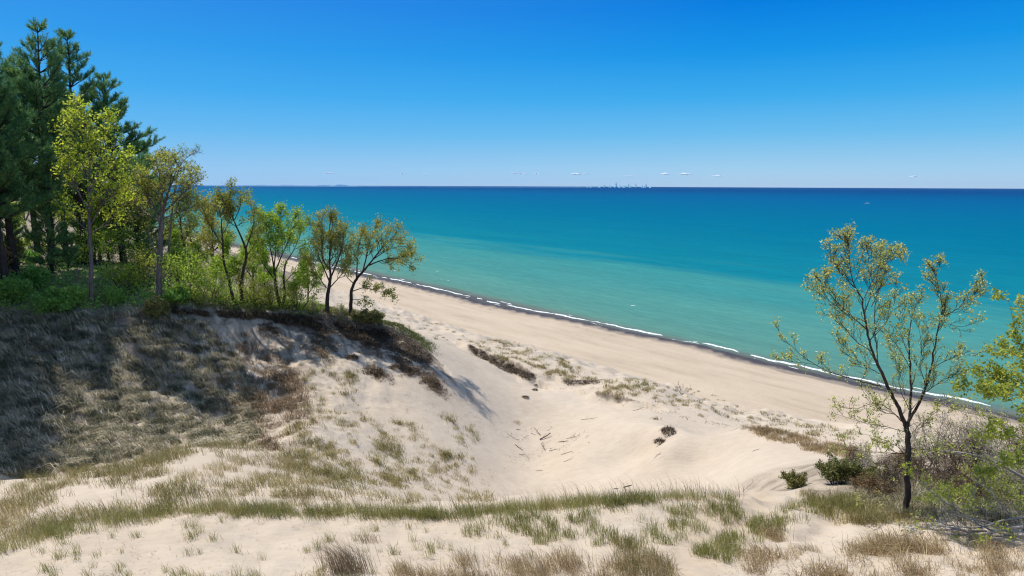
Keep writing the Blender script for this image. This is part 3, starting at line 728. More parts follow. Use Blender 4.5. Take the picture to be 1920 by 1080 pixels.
def pine_parts(height, spread, whorls, bare=0.3, seed=0, lean=(0, 0), bias=None, dens=1.0, needle=0.32):
    """a white pine: straight trunk, whorls of level branches turning up at the ends, needles in plumes"""
    w = Wood()
    top = np.array([lean[0], lean[1], height])
    P = np.array([top * f + np.array([rng.normal(0, 0.05), rng.normal(0, 0.05), 0]) * (0 < f < 1) for f in np.linspace(0, 1, 12)])
    P[0, 2] = -0.4
    r0 = 0.014 * height + 0.05
    w.tube(P, np.linspace(r0, 0.03, 12), 9)
    tuft = []; td = []
    for q in range(whorls):
        f = bare + (1 - bare) * (q + 0.5 * rng.random()) / whorls
        c = top * f
        u = (f - bare) / (1 - bare)
        reach = spread * (0.35 + 0.65 * math.sin(math.pi * min(1, 0.25 + u * 0.72))) * (1 - 0.62 * u ** 2.4)
        nb = rng.integers(5, 8); a0 = rng.random() * 6.28
        for b in range(nb):
            a = a0 + b * 6.283 / nb + rng.normal(0, 0.25)
            L = reach * rng.uniform(0.55, 1.15)
            if bias is not None: L *= 1 + bias[1] * math.cos(a - bias[0])
            if L < 0.4: L = 0.4
            d = np.array([math.cos(a), math.sin(a), 0.05 + 0.6 * u])
            B = bend(c, d, L, 6, 0.10, 0.10)
            RR = np.linspace(0.02 + 0.016 * L, 0.012, 7)
            w.tube(B, RR, 5)
            ns = max(5, int(L * 4.6 * dens))
            for k in range(ns):
                g = 0.3 + 0.7 * (k + rng.random()) / ns
                x = g * 6; i = min(int(x), 5); p = B[i] + (B[i + 1] - B[i]) * (x - i); T = unit(B[i + 1] - B[i])
                side = unit(np.cross(T, [0, 0, 1.0])) * (1 if rng.random() < 0.5 else -1)
                dd = unit(T * 0.8 + side * rng.uniform(0.2, 0.9) + np.array([0, 0, rng.uniform(0.0, 0.6)]))
                l2 = L * 0.30 * (1.2 - g * 0.6) * rng.uniform(0.6, 1.2) + 0.15
                T2 = bend(p, dd, l2, 3, 0.12, 0.12)
                w.tube(T2, np.linspace(0.014, 0.008, 4), 3)
                m = max(3, int(l2 / 0.13 * dens))
                for h_ in np.linspace(0.25, 1.0, m):
                    y = h_ * 3; i2 = min(int(y), 2)
                    tuft.append(T2[i2] + (T2[i2 + 1] - T2[i2]) * (y - i2)); td.append(unit(T2[i2 + 1] - T2[i2]))
    Tp = np.array(tuft); Td = np.array(td); nn = 8
    N = len(Tp) * nn
    C0 = np.repeat(Tp, nn, 0) + rng.normal(0, 0.03, (N, 3)); D = np.repeat(Td, nn, 0) + rng.normal(0, 0.62, (N, 3)) + np.array([0, 0, 0.15]); D /= np.linalg.norm(D, axis=1)[:, None]
    S_ = np.cross(D, rng.normal(size=(N, 3))); S_ /= np.linalg.norm(S_, axis=1)[:, None]
    ln = needle * rng.uniform(0.7, 1.25, N)[:, None]; wd = 0.034
    V = np.stack([C0 - S_ * wd * 0.5, C0 + S_ * wd * 0.5, C0 + D * ln + S_ * wd * 0.3, C0 + D * ln - S_ * wd * 0.3], 1).reshape(-1, 3)
    ti = np.clip(np.repeat(0.42 + rng.normal(0, 0.16, len(Tp)), nn) + rng.normal(0, 0.12, N), 0.01, 0.99)
    return w.mesh('trunk', BARK_PINE, np.zeros(3)), make_mesh('needles', V, np.arange(N * 4).reshape(-1, 4), L_PINE, np.repeat(ti, 4))
def put_tree(name, label, cat, x, y, trunk, crown, rot=0.0, scale=1.0, group=None, crown_name='crown'):
    z = float(Hq(x, y))
    t = thing(name, (x, y, z), label, cat, group)
    t.rotation_euler[2] = rot; t.scale = (scale,) * 3
    link('trunk', trunk, t); link(crown_name, crown, t)
    return t
def spot(px, Y, up=0.0):
    """ground position on a bearing of the picture at depth Y"""
    d = rays(px, 500); return d[0] / d[1] * Y, Y
PINES = [pine_parts(21.5, 4.4, 14, 0.30, lean=(0.6, 0)), pine_parts(22.5, 4.2, 14, 0.31, lean=(0.4, 0.3)), pine_parts(20, 4.0, 12, 0.32, bias=(0.0, 0.18), lean=(-0.6, 0)), pine_parts(13, 3.4, 11, 0.12)]
def pine_by_top(label, pxb, Y, pytop, k, rot=0.0, group=None):
    x, y = spot(pxb, Y); z = float(Hq(x, y)); d = rays(pxb, pytop); zt = CAMZ + d[2] / d[1] * Y
    hh = [21.5, 22.5, 20, 13][k]
    return put_tree('pine_tree', label, 'pine tree', x, y, *PINES[k], rot=rot, scale=(zt - z) / hh, group=group)
pine_by_top('tall dark pine with the topmost tip, at the left of the woodland', 97, 62, 48, 0, 0.4)
pine_by_top('tall dark pine with upswept boughs, second in height beside the tallest pine', 160, 67, 56, 1, 1.3)
pine_by_top('dark pine with long boughs reaching right over the yellow-green maple', 232, 69, 138, 2, 0.0)
pine_by_top('pine half out of the picture at its left edge', 28, 58, 62, 1, 3.0)
pine_by_top('young pine with low dense dark boughs between the trunks of the tall pines', 96, 60, 330, 3, 0.7)
pine_by_top('small dark pine below the domed olive crown, deep in the woodland', 262, 74, 262, 3, 2.0)
pine_by_top('short dark pine behind the slim grey maple trunk', 190, 78, 300, 3, 4.0)

for a_ in [('slim pine whose trunk stands foremost at the left border', 6, 55, 76, 1, 1.9), ('slim dark pine between the tallest and the left-edge pines', 72, 72, 118, 0, 5.0), ('dark pine filling the gap between the two tallest pines', 128, 76, 150, 0, 2.2), ('dark pine low behind the yellow-green maple', 176, 74, 240, 3, 1.1),
           ('dark pine right of the long-boughed one, lower', 280, 80, 262, 3, 0.3), ('dense dark young pine at the left edge under the tall ones', 20, 64, 380, 3, 2.6),
           ('young pine in the shade left of the slim grey trunk', 128, 63, 420, 3, 4.4)]:
    pine_by_top(*a_)

# broad-leaved trees of the woodland, three shapes copied
def wood_tree(h, r, bark, leafm, lv, forks=5, seed=0):
    w = Wood()
    T = bend((0, 0, -0.3), (0.03, 0.02, 1), h * 0.55, 6, 0.05, 0.25); R = np.linspace(0.02 * h, 0.012 * h, 7)
    w.tube(T, R, 8)
    for k in range(forks):
        a = k * 6.283 / forks + rng.normal(0, 0.3); f = rng.uniform(0.55, 1.0); i = min(int(f * 6), 5)
        B = bend(T[i], (math.cos(a) * 0.8, math.sin(a) * 0.8, 0.75), r * rng.uniform(0.8, 1.2), 5, 0.14, 0.12)
        RR = np.linspace(R[i] * 0.6, 0.02, 6); w.tube(B, RR, 5); sprout(w, B, RR, 8, h * 0.16, **SPR)
    B = bend(T[-1], (0, 0, 1), h * 0.42, 5, 0.1, 0.2); RR = np.linspace(R[-1] * 0.8, 0.02, 6); w.tube(B, RR, 6); sprout(w, B, RR, 11, h * 0.18, **SPR)
    z0 = np.zeros(3)
    return w.mesh('trunk', bark, z0), leaves('crown', w.tips, lv['per'], lv['spread'], lv['size'], leafm, z0, lv.get('t0', 0.5), 0.15, 0.14)
WT = [wood_tree(11, 3.4, BARK_DARK, L_OLIVE, dict(per=5, spread=0.2, size=0.2)), wood_tree(10, 3.0, BARK_DARK, L_GREEN, dict(per=5, spread=0.2, size=0.2)),
      wood_tree(12, 3.2, BARK_GREY, L_YELLOW, dict(per=3, spread=0.17, size=0.2)), wood_tree(6, 2.2, BARK_DARK, L_GREEN, dict(per=5, spread=0.16, size=0.17), 6)]
WH = [11.5, 10.5, 12.5, 6.3]
def wood_by_top(label, pxb, Y, pytop, k, rot, group=None, name='woodland_tree', smax=1.5):
    x, y = spot(pxb, Y); z = float(Hq(x, y)); d = rays(pxb, pytop); zt = CAMZ + d[2] / d[1] * Y
    return put_tree(name, label, 'tree', x, y, *WT[k], rot=rot, scale=min(smax, max(0.3, (zt - z) / WH[k])), group=group)
GW = 'broad-leaved trees inside the woodland on the bluff'
for a in [('leafy tree with a dark trunk rising behind the domed olive crown', 236, 72, 290, 0, 0.3), ('green tree standing at the left edge of the wood among pine trunks', 14, 72, 330, 1, 1.0),
          ('olive tree half hidden between the domed crown and the bowed oak', 352, 72, 352, 0, 2.0), ('pale olive tree behind the bowed oak, its top just under the horizon', 398, 76, 372, 0, 3.4),
          ('yellowish tree deep in the wood behind the slim maple trunk', 146, 82, 330, 2, 0.9), ('green tree behind the two crossing bare stems', 474, 72, 420, 1, 5.1),
          ('green tree deep in the wood between the grey trunks', 262, 84, 350, 1, 2.6), ('yellow-tinged tree at the far left behind the pines', 60, 86, 300, 2, 4.0),
          ('olive tree in the middle of the wood behind the young pine', 104, 92, 310, 0, 1.7), ('leafy green tree filling the wood right of the young pine', 176, 70, 380, 1, 0.2), ('green tree between the bowed oak and domed crown, low', 330, 68, 430, 3, 2.2), ('low green tree under the domed crown', 376, 70, 440, 1, 4.2),
          ('low olive tree left of the two crossing stems', 428, 70, 440, 3, 0.6), ('low leafy tree right of the two crossing stems', 496, 69, 470, 3, 3.6), ('green tree in the wood behind the left-border bush', 34, 66, 420, 3, 0.6), ('leafy green tree below the long-boughed pine', 206, 74, 360, 1, 3.0),
          ('thin green tree seen between the forked green maple and the oaks', 574, 72, 470, 3, 1.0)]:
    wood_by_top(*a, group=GW)
# the wood goes on beyond the left border and shades the slope
GP = 'trees of the wood outside the left border'
for k, (x, y, s, q) in enumerate([(-47, 57, 1.0, 0), (-52, 52, 1.0, 1), (-46, 47, 0.85, 1), (-58, 60, 1.0, 0), (-50, 64, 1.0, 2), (-43, 51.5, 0.75, 0), (-55, 45, 0.95, 0), (-62, 52, 1.0, 1), (-45, 41, 0.7, 2), (-52, 37, 0.8, 1), (-48, 36, 0.7, 0), (-41, 46, 0.6, 3), (-66, 46, 1.0, 0), (-60, 38, 1.0, 1), (-43, 48.5, 1.0, 0), (-44.5, 44, 0.95, 1), (-43.5, 40.5, 0.9, 0), (-49, 42, 1.0, 0), (-47, 52, 1.0, 1), (-52, 48, 1.0, 0), (-56, 41, 1.0, 1), (-46, 37.5, 0.8, 2), (-39.5, 43.5, 0.9, 1), (-41, 46, 1.0, 0), (-38, 39.5, 0.75, 0)]):
    put_tree('pine_tree', 'tall pine of the wood beyond the left border of the picture', 'pine tree', x, y, *PINES[q], rot=k * 1.3, scale=s, group=GP)

# saplings and bushes under the trees
def bush_parts(h, r, stems, bark, leafm, lv, shoots=6, levels=2, up=0.1, rmin=0.008, r0=0.03):
    w = Wood()
    for k in range(stems):
        a = k * 6.283 / stems + rng.normal(0, 0.4); o = rng.uniform(0, 0.8)
        B = bend((0.1 * r * math.cos(a), 0.1 * r * math.sin(a), -0.1), (math.cos(a) * o * r / h, math.sin(a) * o * r / h, 0.9), h * rng.uniform(0.6, 1.0), 5, 0.16, 0.05)
        RR = np.linspace(r0, rmin, 6); w.tube(B, RR, 4)
        sprout(w, B, RR, shoots, h * 0.36, levels, 0.85, up, 0.15, 0.25, rmin, 0.55, 0.7)
    z0 = np.zeros(3)
    return w.mesh('stems', bark, z0), leaves('foliage', w.tips, lv['per'], lv['spread'], lv['size'], leafm, z0, lv.get('t0', 0.5), 0.15, 0.14, lv.get('flat', 0), 0.0, lv.get('ends', 0))
def put_bush(name, label, P, parts, rot=0, scale=1.0, group=None, cat='bush'):
    t = thing(name, P, label, cat, group); t.rotation_euler[2] = rot; t.scale = (scale,) * 3 if not isinstance(scale, tuple) else scale
    link('stems', parts[0], t); link('foliage', parts[1], t)
    return t
BU_SH = [bush_parts(1.9, 1.6, 7, BARK_DARK, L_SHADE, dict(per=4, spread=0.12, size=0.2)), bush_parts(1.4, 1.5, 8, BARK_DARK, L_SHADE, dict(per=4, spread=0.12, size=0.18, t0=0.65))]
BU_GR = [bush_parts(4.2, 2.6, 8, BARK_DARK, L_GREEN, dict(per=3, spread=0.17, size=0.16, t0=0.62, ends=2), 7), bush_parts(2.6, 2.1, 8, BARK_DARK, L_OLIVE, dict(per=3, spread=0.16, size=0.15, t0=0.45, ends=2), 6)]
BU_TW = bush_parts(1.7, 1.4, 9, WOOD_GREY, L_OLIVE, dict(per=1, spread=0.1, size=0.1, t0=0.5), 6)
BU_RU = bush_parts(2.6, 1.8, 7, BARK_DARK, L_RUST, dict(per=3, spread=0.13, size=0.17, t0=0.55), 6)
for lab, px, py, parts, sc, gr in [
        ('bright green leafy bush spilling over the bluff edge in the shade', 96, 588, BU_SH[0], 1.15, None),
        ('low green bush on the bluff edge at the left border', 22, 562, BU_SH[1], 1.25, None),
        ('green bush left of the slim grey maple trunk', 142, 572, BU_SH[1], 1.1, None),
        ('leafy green bush at the foot of the young pine', 62, 545, BU_SH[0], 1.2, None),
        ('green bush right of the slim grey maple trunk', 212, 566, BU_SH[1], 0.9, None),
        ('rust-tinted bush at the left border below the pines', 2, 520, BU_RU, 1.3, None),
        ('yellow-green sapling thicket right of the thick grey trunk', 352, 562, BU_GR[0], 1.15, None),
        ('yellow-green sapling left of the bowed oak trunk', 398, 566, BU_GR[0], 0.95, None),
        ('deep green bush beside the thick grey trunk', 335, 570, BU_SH[0], 0.95, None),
        ('green sapling at the foot of the two crossing stems', 478, 572, BU_GR[1], 1.0, None),
        ('green sapling between the forked maple and the upright oak', 560, 578, BU_GR[1], 1.15, None),
        ('leafy bush at the foot of the forked green maple', 506, 574, BU_GR[1], 0.85, None),
        ('twiggy bush among grass between the bowed oak and thick trunk', 384, 574, BU_TW, 0.8, None),
        ('twiggy bush beside the upright oak trunk', 588, 584, BU_TW, 0.85, None),
        ('bare twiggy bush between the two brownish oaks', 638, 590, BU_TW, 0.8, None),
        ('green bush in the woodland shade behind the thick grey trunk', 268, 540, BU_GR[1], 1.2, None),
        ('shaded sapling left of the thick grey trunk', 236, 552, BU_GR[0], 0.75, None)]:
    P = ground_at(px, py)
    if np.isnan(P[0]): continue
    put_bush('sapling' if 'sapling' in lab else 'bush', lab, P, parts, rng.random() * 6.28, sc)
# more undergrowth deeper in the wood
k = 0
for px, Y, q in [(20, 66, 0), (60, 70, 1), (110, 68, 0), (140, 66, 1), (190, 66, 2), (225, 70, 2), (262, 68, 3), (330, 66, 2), (300, 72, 3), (370, 68, 3), (420, 68, 2), (450, 72, 3), (500, 70, 3), (540, 71, 3), (-30, 64, 0), (-60, 62, 1), (160, 74, 2), (90, 76, 2), (30, 78, 3), (280, 80, 2), (340, 78, 3)]:
    x, y = spot(px, Y); P = np.array([x, y, float(Hq(x, y))])
    put_bush('bush', 'green undergrowth bush in the shade between the woodland trunks', P, (BU_SH + BU_GR)[q], k * 1.7, rng.uniform(0.8, 1.15), 'undergrowth bushes in the woodland'); k += 1
# juniper mound at the edge right of the leaning oak
JUN = bush_parts(1.3, 1.7, 16, BARK_DARK, L_JUNIPER, dict(per=7, spread=0.09, size=0.13, t0=0.75), 6)
put_bush('bush', 'dense olive-green shrub on the slope edge right of the leaning oak', ground_at(692, 602), JUN, 0.2, (1.5, 1.2, 1.0))
put_bush('bush', 'dark evergreen shrub below the thick grey trunk on the edge', ground_at(294, 596), JUN, 1.2, (1.0, 1.0, 1.3))

def floor_plants(name, label, poly, n, size, mat, h, t0):
    P = scatter(poly, n)
    T = [np.array([p + [0, 0, rng.uniform(0.1, 1.0) * h]]) for p in P]
    tag(link(name, leaves(name, T, 9, 0.22, size, mat, 0, t0, 0.18, 0.15)), label, 'undergrowth', None, 'stuff')
floor_plants('undergrowth', 'low leafy green plants on the shaded woodland floor', [(-60, 505), (240, 505), (330, 540), (330, 572), (200, 582), (60, 590), (-60, 575)], 1500, 0.19, L_SHADE, 0.55, 0.6)
floor_plants('undergrowth', 'yellow-green ground plants under the sunlit saplings of the bluff edge', [(310, 540), (480, 545), (620, 575), (600, 590), (470, 577), (320, 572)], 800, 0.15, L_GREEN, 0.5, 0.5)

# ------------------------------------------------------------------ the oak on the near ridge
def near_oak():
    b = ground_at(1700, 962); Y = b[1]
    L = []
    def lim(pts, d0, d1, r0, r1, n, ln):
        P = px_limb(pts, Y, np.linspace(d0, d1, len(pts)))
        L.append((P, r0, r1, n, ln))
    lim([(1700, 968), (1701, 920), (1702, 870), (1703, 820), (1697, 792)], 0, 0, 0.17, 0.125, 0, 0)
    L[0][0][0] = b - np.array([0, 0, 0.3])
    # left limb and its forks
    lim([(1697, 794), (1682, 760), (1668, 732), (1654, 700), (1640, 672)], 0, -0.3, 0.11, 0.065, 3, 0.7)
    lim([(1640, 672), (1630, 640), (1624, 610), (1620, 585), (1617, 560)], -0.3, -0.5, 0.06, 0.035, 5, 0.7)
    lim([(1617, 560), (1602, 535), (1594, 500), (1592, 465), (1592, 456)], -0.5, -0.7, 0.03, 0.008, 13, 0.62)
    lim([(1620, 585), (1632, 555), (1630, 520), (1628, 480), (1624, 468)], -0.4, 0.1, 0.03, 0.008, 13, 0.6)
    lim([(1634, 575), (1650, 540), (1658, 500), (1655, 472)], -0.1, 0.4, 0.022, 0.007, 11, 0.5)
    lim([(1626, 618), (1600, 596), (1572, 570), (1548, 540), (1532, 522)], -0.4, -0.9, 0.032, 0.008, 13, 0.6)
    lim([(1600, 596), (1578, 582), (1552, 562), (1524, 540)], -0.6, -1.3, 0.02, 0.007, 9, 0.5)
    lim([(1646, 690), (1644, 650), (1640, 610), (1640, 580), (1648, 552)], -0.2, 0.5, 0.035, 0.01, 8, 0.6)
    lim([(1612, 550), (1590, 526), (1566, 498), (1560, 470)], -0.5, -0.2, 0.02, 0.007, 10, 0.5)
    # centre limb
    lim([(1703, 800), (1707, 760), (1708, 720), (1706, 680), (1704, 640)], 0, 0.4, 0.075, 0.035, 5, 0.6)
    lim([(1704, 640), (1708, 600), (1716, 575), (1726, 560)], 0.4, 0.6, 0.026, 0.007, 7, 0.5)
    lim([(1706, 670), (1694, 640), (1690, 605), (1700, 570)], 0.3, 0.9, 0.022, 0.007, 8, 0.5)
    lim([(1706, 690), (1690, 660), (1676, 640), (1664, 628)], 0.3, 0.0, 0.02, 0.007, 7, 0.5)
    # right limb
    lim([(1702, 792), (1724, 755), (1737, 722), (1746, 690), (1752, 655)], 0, 0.3, 0.08, 0.045, 4, 0.6)
    lim([(1752, 655), (1758, 620), (1766, 590), (1764, 560), (1757, 525), (1757, 498)], 0.3, 0.0, 0.04, 0.008, 14, 0.55)
    lim([(1770, 592), (1796, 578), (1822, 556), (1846, 530)], 0.2, 0.6, 0.024, 0.007, 11, 0.5)
    lim([(1766, 600), (1780, 608), (1806, 612), (1840, 600)], 0.2, -0.3, 0.016, 0.006, 5, 0.45)
    lim([(1748, 690), (1774, 676), (1800, 668), (1828, 662)], 0.3, 0.9, 0.02, 0.006, 7, 0.45)
    lim([(1752, 650), (1740, 620), (1734, 592)], 0.3, 0.9, 0.018, 0.006, 6, 0.45)
    # low boughs
    lim([(1652, 724), (1618, 716), (1576, 704), (1540, 690), (1500, 664), (1462, 626)], -0.2, -1.2, 0.035, 0.007, 9, 0.55)
    lim([(1530, 684), (1508, 680), (1480, 678), (1458, 672)], -1.0, -1.5, 0.014, 0.006, 6, 0.4)
    lim([(1690, 790), (1668, 768), (1640, 756), (1606, 766), (1570, 760)], 0, -0.9, 0.025, 0.006, 7, 0.5)
    lim([(1730, 750), (1760, 756), (1800, 770), (1840, 780)], 0.1, 1.0, 0.022, 0.006, 6, 0.5)
    lim([(1702, 850), (1668, 850), (1620, 846), (1570, 842)], 0, -0.6, 0.028, 0.007, 8, 0.5)
    lim([(1700, 870), (1676, 896), (1650, 926), (1616, 936)], 0, -0.7, 0.025, 0.007, 5, 0.4)
    lim([(1702, 812), (1660, 800), (1616, 792), (1560, 774)], 0, 0.8, 0.022, 0.006, 7, 0.5)
    lim([(1704, 840), (1740, 844), (1776, 850)], 0, 0.6, 0.02, 0.006, 6, 0.5)
    lim([(1699, 800), (1680, 778), (1652, 770), (1620, 736)], 0, 0.7, 0.022, 0.006, 8, 0.6)
    lim([(1705, 770), (1688, 730), (1684, 700), (1676, 660)], 0, 0.8, 0.024, 0.006, 9, 0.6)
    lim([(1720, 760), (1736, 736), (1764, 716), (1796, 700)], 0, -0.8, 0.024, 0.006, 9, 0.6)
    lim([(1736, 722), (1726, 690), (1728, 650), (1722, 610)], 0, -0.6, 0.022, 0.006, 9, 0.55)
    lim([(1655, 704), (1630, 690), (1596, 670), (1566, 640)], -0.2, 0.6, 0.024, 0.006, 10, 0.6)
    lim([(1636, 660), (1606, 640), (1580, 610), (1560, 590)], -0.3, -1.0, 0.022, 0.006, 9, 0.55)
    lim([(1640, 630), (1660, 606), (1676, 570), (1684, 530)], -0.3, 0.5, 0.02, 0.006, 9, 0.5)
    lim([(1616, 566), (1640, 520), (1670, 486), (1678, 478)], -0.4, -0.9, 0.02, 0.006, 10, 0.5)
    lim([(1702, 830), (1720, 800), (1750, 780), (1790, 772)], 0, 0.5, 0.018, 0.006, 7, 0.5)
    lim([(1702, 860), (1680, 836), (1650, 822), (1612, 812)], 0, -0.8, 0.018, 0.006, 7, 0.5)
    spr = dict(levels=2, ang=0.66, up=0.2, start=0.15, wob=0.22, rmin=0.0052, decay=0.55, kids=0.55)
    limbs_to_tree('oak_tree', 'slender dark oak in new leaf on the near ridge, crown spread against the lake', 'tree', b, L, BARK_DARK, L_CATKIN, spr, dict(per=6, spread=0.042, size=0.062, t0=0.42, tv=0.18, clump=0.16, ends=1), None, 0.56, 1.3)
near_oak()

# ------------------------------------------------------------------ plants at the right-hand border
def border_maple():
    x, y = 16.6, 18.2
    b = np.array([x, y, float(Hq(x, y))]); Y = y
    L = []
    def lim(pts, d0, d1, r0, r1, n, ln, root=False):
        P = px_limb(pts, Y, np.linspace(d0, d1, len(pts)))
        if root: P[0] = b - np.array([0, 0, 0.2])
        L.append((P, r0, r1, n, ln))
    bx, by_ = [float(v) for v in proj(b)]
    lim([(bx, by_), (bx - 20, by_ - 90), (bx - 50, by_ - 200), (1990, 800), (1976, 700), (1960, 600)], 0, 0, 0.11, 0.02, 10, 1.0, True)
    lim([(1976, 720), (1940, 690), (1910, 640), (1890, 560)], 0, -0.3, 0.03, 0.006, 9, 0.6)
    lim([(1985, 770), (1930, 745), (1870, 738), (1812, 730)], 0, -0.5, 0.03, 0.006, 12, 0.6)
    lim([(1980, 740), (1930, 722), (1890, 716), (1846, 694)], 0, 0.5, 0.026, 0.006, 11, 0.6)
    lim([(1980, 700), (1944, 676), (1912, 668), (1880, 650)], 0, -0.8, 0.022, 0.006, 9, 0.55)
    lim([(1990, 810), (1930, 800), (1880, 810), (1836, 820)], 0, -0.4, 0.024, 0.006, 9, 0.55)
    lim([(1995, 850), (1940, 860), (1890, 872), (1840, 880)], 0, 0.4, 0.024, 0.006, 9, 0.55)
    spr = dict(levels=2, ang=0.7, up=0.12, start=0.2, wob=0.22, rmin=0.004, decay=0.5, kids=0.5)
    limbs_to_tree('maple_tree', 'bright lime-leaved maple reaching in from the right border', 'tree', b, L, BARK_GREY, L_LIME, spr, dict(per=4, spread=0.07, size=0.10, t0=0.45), None, 0.62, 1.2)
border_maple()
def leaning_branch(label, pts, Y, d, r0, r1, n, ln, leafm, per, name='fallen_branch', bark=WOOD_GREY, size=0.08, cat='branch'):
    P = px_limb(pts, Y, d)
    for q in P: q[2] = max(q[2], float(Hq(q[0], q[1])) + r0)
    w = Wood(); Q = smooth_line(P, 5); R = np.linspace(r0, r1, len(Q)); w.tube(Q, R, 6)
    sprout(w, Q, R, n, ln, 2, 0.6, 0.08, 0.15, 0.2, 0.004, 0.5, 0.5)
    base = P[0].copy()
    t = thing(name, base, label, cat)
    link('wood', w.mesh('wood', bark, base), t)
    if per: link('foliage', leaves('foliage', w.tips, per, 0.05, size, leafm, base, 0.55), t)
leaning_branch('long grey bough arching left from the right border towards the oak trunk', [(1990, 930), (1920, 896), (1870, 868), (1820, 852), (1772, 846), (1736, 850)], 19.5, [0, 0, 0.2, 0.4, 0.6, 0.8], 0.06, 0.012, 11, 0.8, L_LIME, 1, 'bough')
leaning_branch('grey forked branch rising from the ground right of the oak trunk', [(1960, 1000), (1880, 986), (1820, 968), (1770, 940), (1722, 902), (1706, 880)], 18.6, [0, 0, 0.1, 0.2, 0.2, 0.2], 0.035, 0.007, 11, 0.7, L_LIME, 2, 'fallen_branch')
leaning_branch('pale dead branch lying on the sand, lowest of the tangle right of the oak', [(1960, 985), (1900, 990), (1850, 1000), (1800, 1002), (1730, 1000)], 17.0, [0, 0, 0, 0.1, 0.2], 0.05, 0.010, 8, 0.6, L_LIME, 0, 'fallen_branch')
leaning_branch('thin pale dead branch lying behind the lowest one right of the oak', [(1950, 966), (1880, 976), (1830, 990), (1770, 984), (1716, 990)], 17.5, [0, 0, 0, 0.1, 0.2], 0.028, 0.007, 8, 0.6, L_LIME, 0, 'fallen_branch')
leaning_branch('leafy low branch trailing over the sand at the right border', [(1960, 1046), (1900, 1010), (1850, 1010), (1800, 1030)], 16.6, [0, 0, 0, 0], 0.018, 0.006, 7, 0.5, L_LIME, 2, 'fallen_branch')

leaning_branch('stout pale dead limb lying across the sand at the right border', [(1970, 1000), (1900, 1004), (1840, 1008), (1790, 990), (1750, 985)], 17.2, [0, 0, 0.1, 0.1, 0.2], 0.055, 0.012, 7, 0.7, L_LIME, 0, 'fallen_branch')
leaning_branch('crooked dead limb tipping upward left of the right border', [(1900, 1000), (1850, 978), (1810, 972), (1760, 955)], 17.6, [0, 0, 0.1, 0.1], 0.035, 0.008, 8, 0.6, L_LIME, 0, 'fallen_branch')
leaning_branch('long bleached twig pointing at the oak foot', [(1850, 996), (1800, 994), (1750, 974), (1712, 968)], 17.5, [0, 0, 0.1, 0.1], 0.026, 0.006, 8, 0.5, L_LIME, 0, 'fallen_branch')
leaning_branch('upright grey dead shoot among the fallen branches', [(1826, 1000), (1830, 960), (1828, 920), (1836, 880)], 18.4, [0, 0, 0.1, 0.1], 0.022, 0.006, 7, 0.4, L_LIME, 1, 'fallen_branch')
leaning_branch('second grey bough arching above the first from the right border', [(1990, 860), (1930, 832), (1880, 800), (1830, 770), (1776, 752)], 20.5, [0, 0, 0.2, 0.4, 0.6], 0.04, 0.008, 10, 0.7, L_LIME, 1, 'bough')
leaning_branch('thin dead branch crossing over the lowest one near the right border', [(1930, 1024), (1880, 1000), (1836, 984), (1790, 962)], 17.2, [0, 0, 0.1, 0.2], 0.03, 0.007, 9, 0.6, L_LIME, 0, 'fallen_branch')
leaning_branch('small forked dead branch lying closest to the oak foot', [(1790, 992), (1760, 994), (1730, 988), (1704, 984)], 17.3, [0, 0, 0.1, 0.2], 0.026, 0.007, 9, 0.5, L_LIME, 1, 'fallen_branch')
leaning_branch('grey dead branch rising steeply beside the right border', [(1920, 1000), (1890, 960), (1856, 922), (1820, 896)], 17.8, [0, 0, 0.1, 0.2], 0.028, 0.006, 9, 0.6, L_LIME, 1, 'fallen_branch')
BARK_TWIG = bark_mat('twig_bark', (0.06, 0.045, 0.038), (0.17, 0.13, 0.11), 9)
BU_BARE = [bush_parts(2.4, 2.0, 11, WOOD_GREY, L_CATKIN, dict(per=1, spread=0.04, size=0.05, ends=1), 6, 3, 0.08, 0.0065, 0.024), bush_parts(1.8, 1.7, 11, BARK_TWIG, L_RUST, dict(per=1, spread=0.04, size=0.05, t0=0.6, ends=1), 6, 3, 0.05, 0.0065, 0.022)]
BU_LIME = [bush_parts(1.3, 1.5, 9, WOOD_GREY, L_LIME, dict(per=4, spread=0.05, size=0.075, t0=0.4, ends=1), 6, 2, 0.1, 0.005, 0.016), bush_parts(1.0, 1.1, 8, WOOD_GREY, L_LIME, dict(per=4, spread=0.05, size=0.075, t0=0.3, ends=1), 6, 2, 0.1, 0.005, 0.014)]
BU_JUN = bush_parts(1.15, 1.25, 16, BARK_DARK, L_JUNIPER, dict(per=5, spread=0.05, size=0.065, t0=0.55), 7, 2, 0.32, 0.005, 0.012)
BU_BRN = bush_parts(1.1, 1.3, 14, BARK_DARK, L_RUST, dict(per=2, spread=0.05, size=0.06, t0=0.35), 7, 2, 0.05, 0.0045, 0.012)
BU_SAGE = bush_parts(0.8, 0.8, 16, BARK_DARK, L_JUNIPER, dict(per=5, spread=0.04, size=0.06, t0=0.75), 6, 2, 0.2, 0.0045, 0.01)
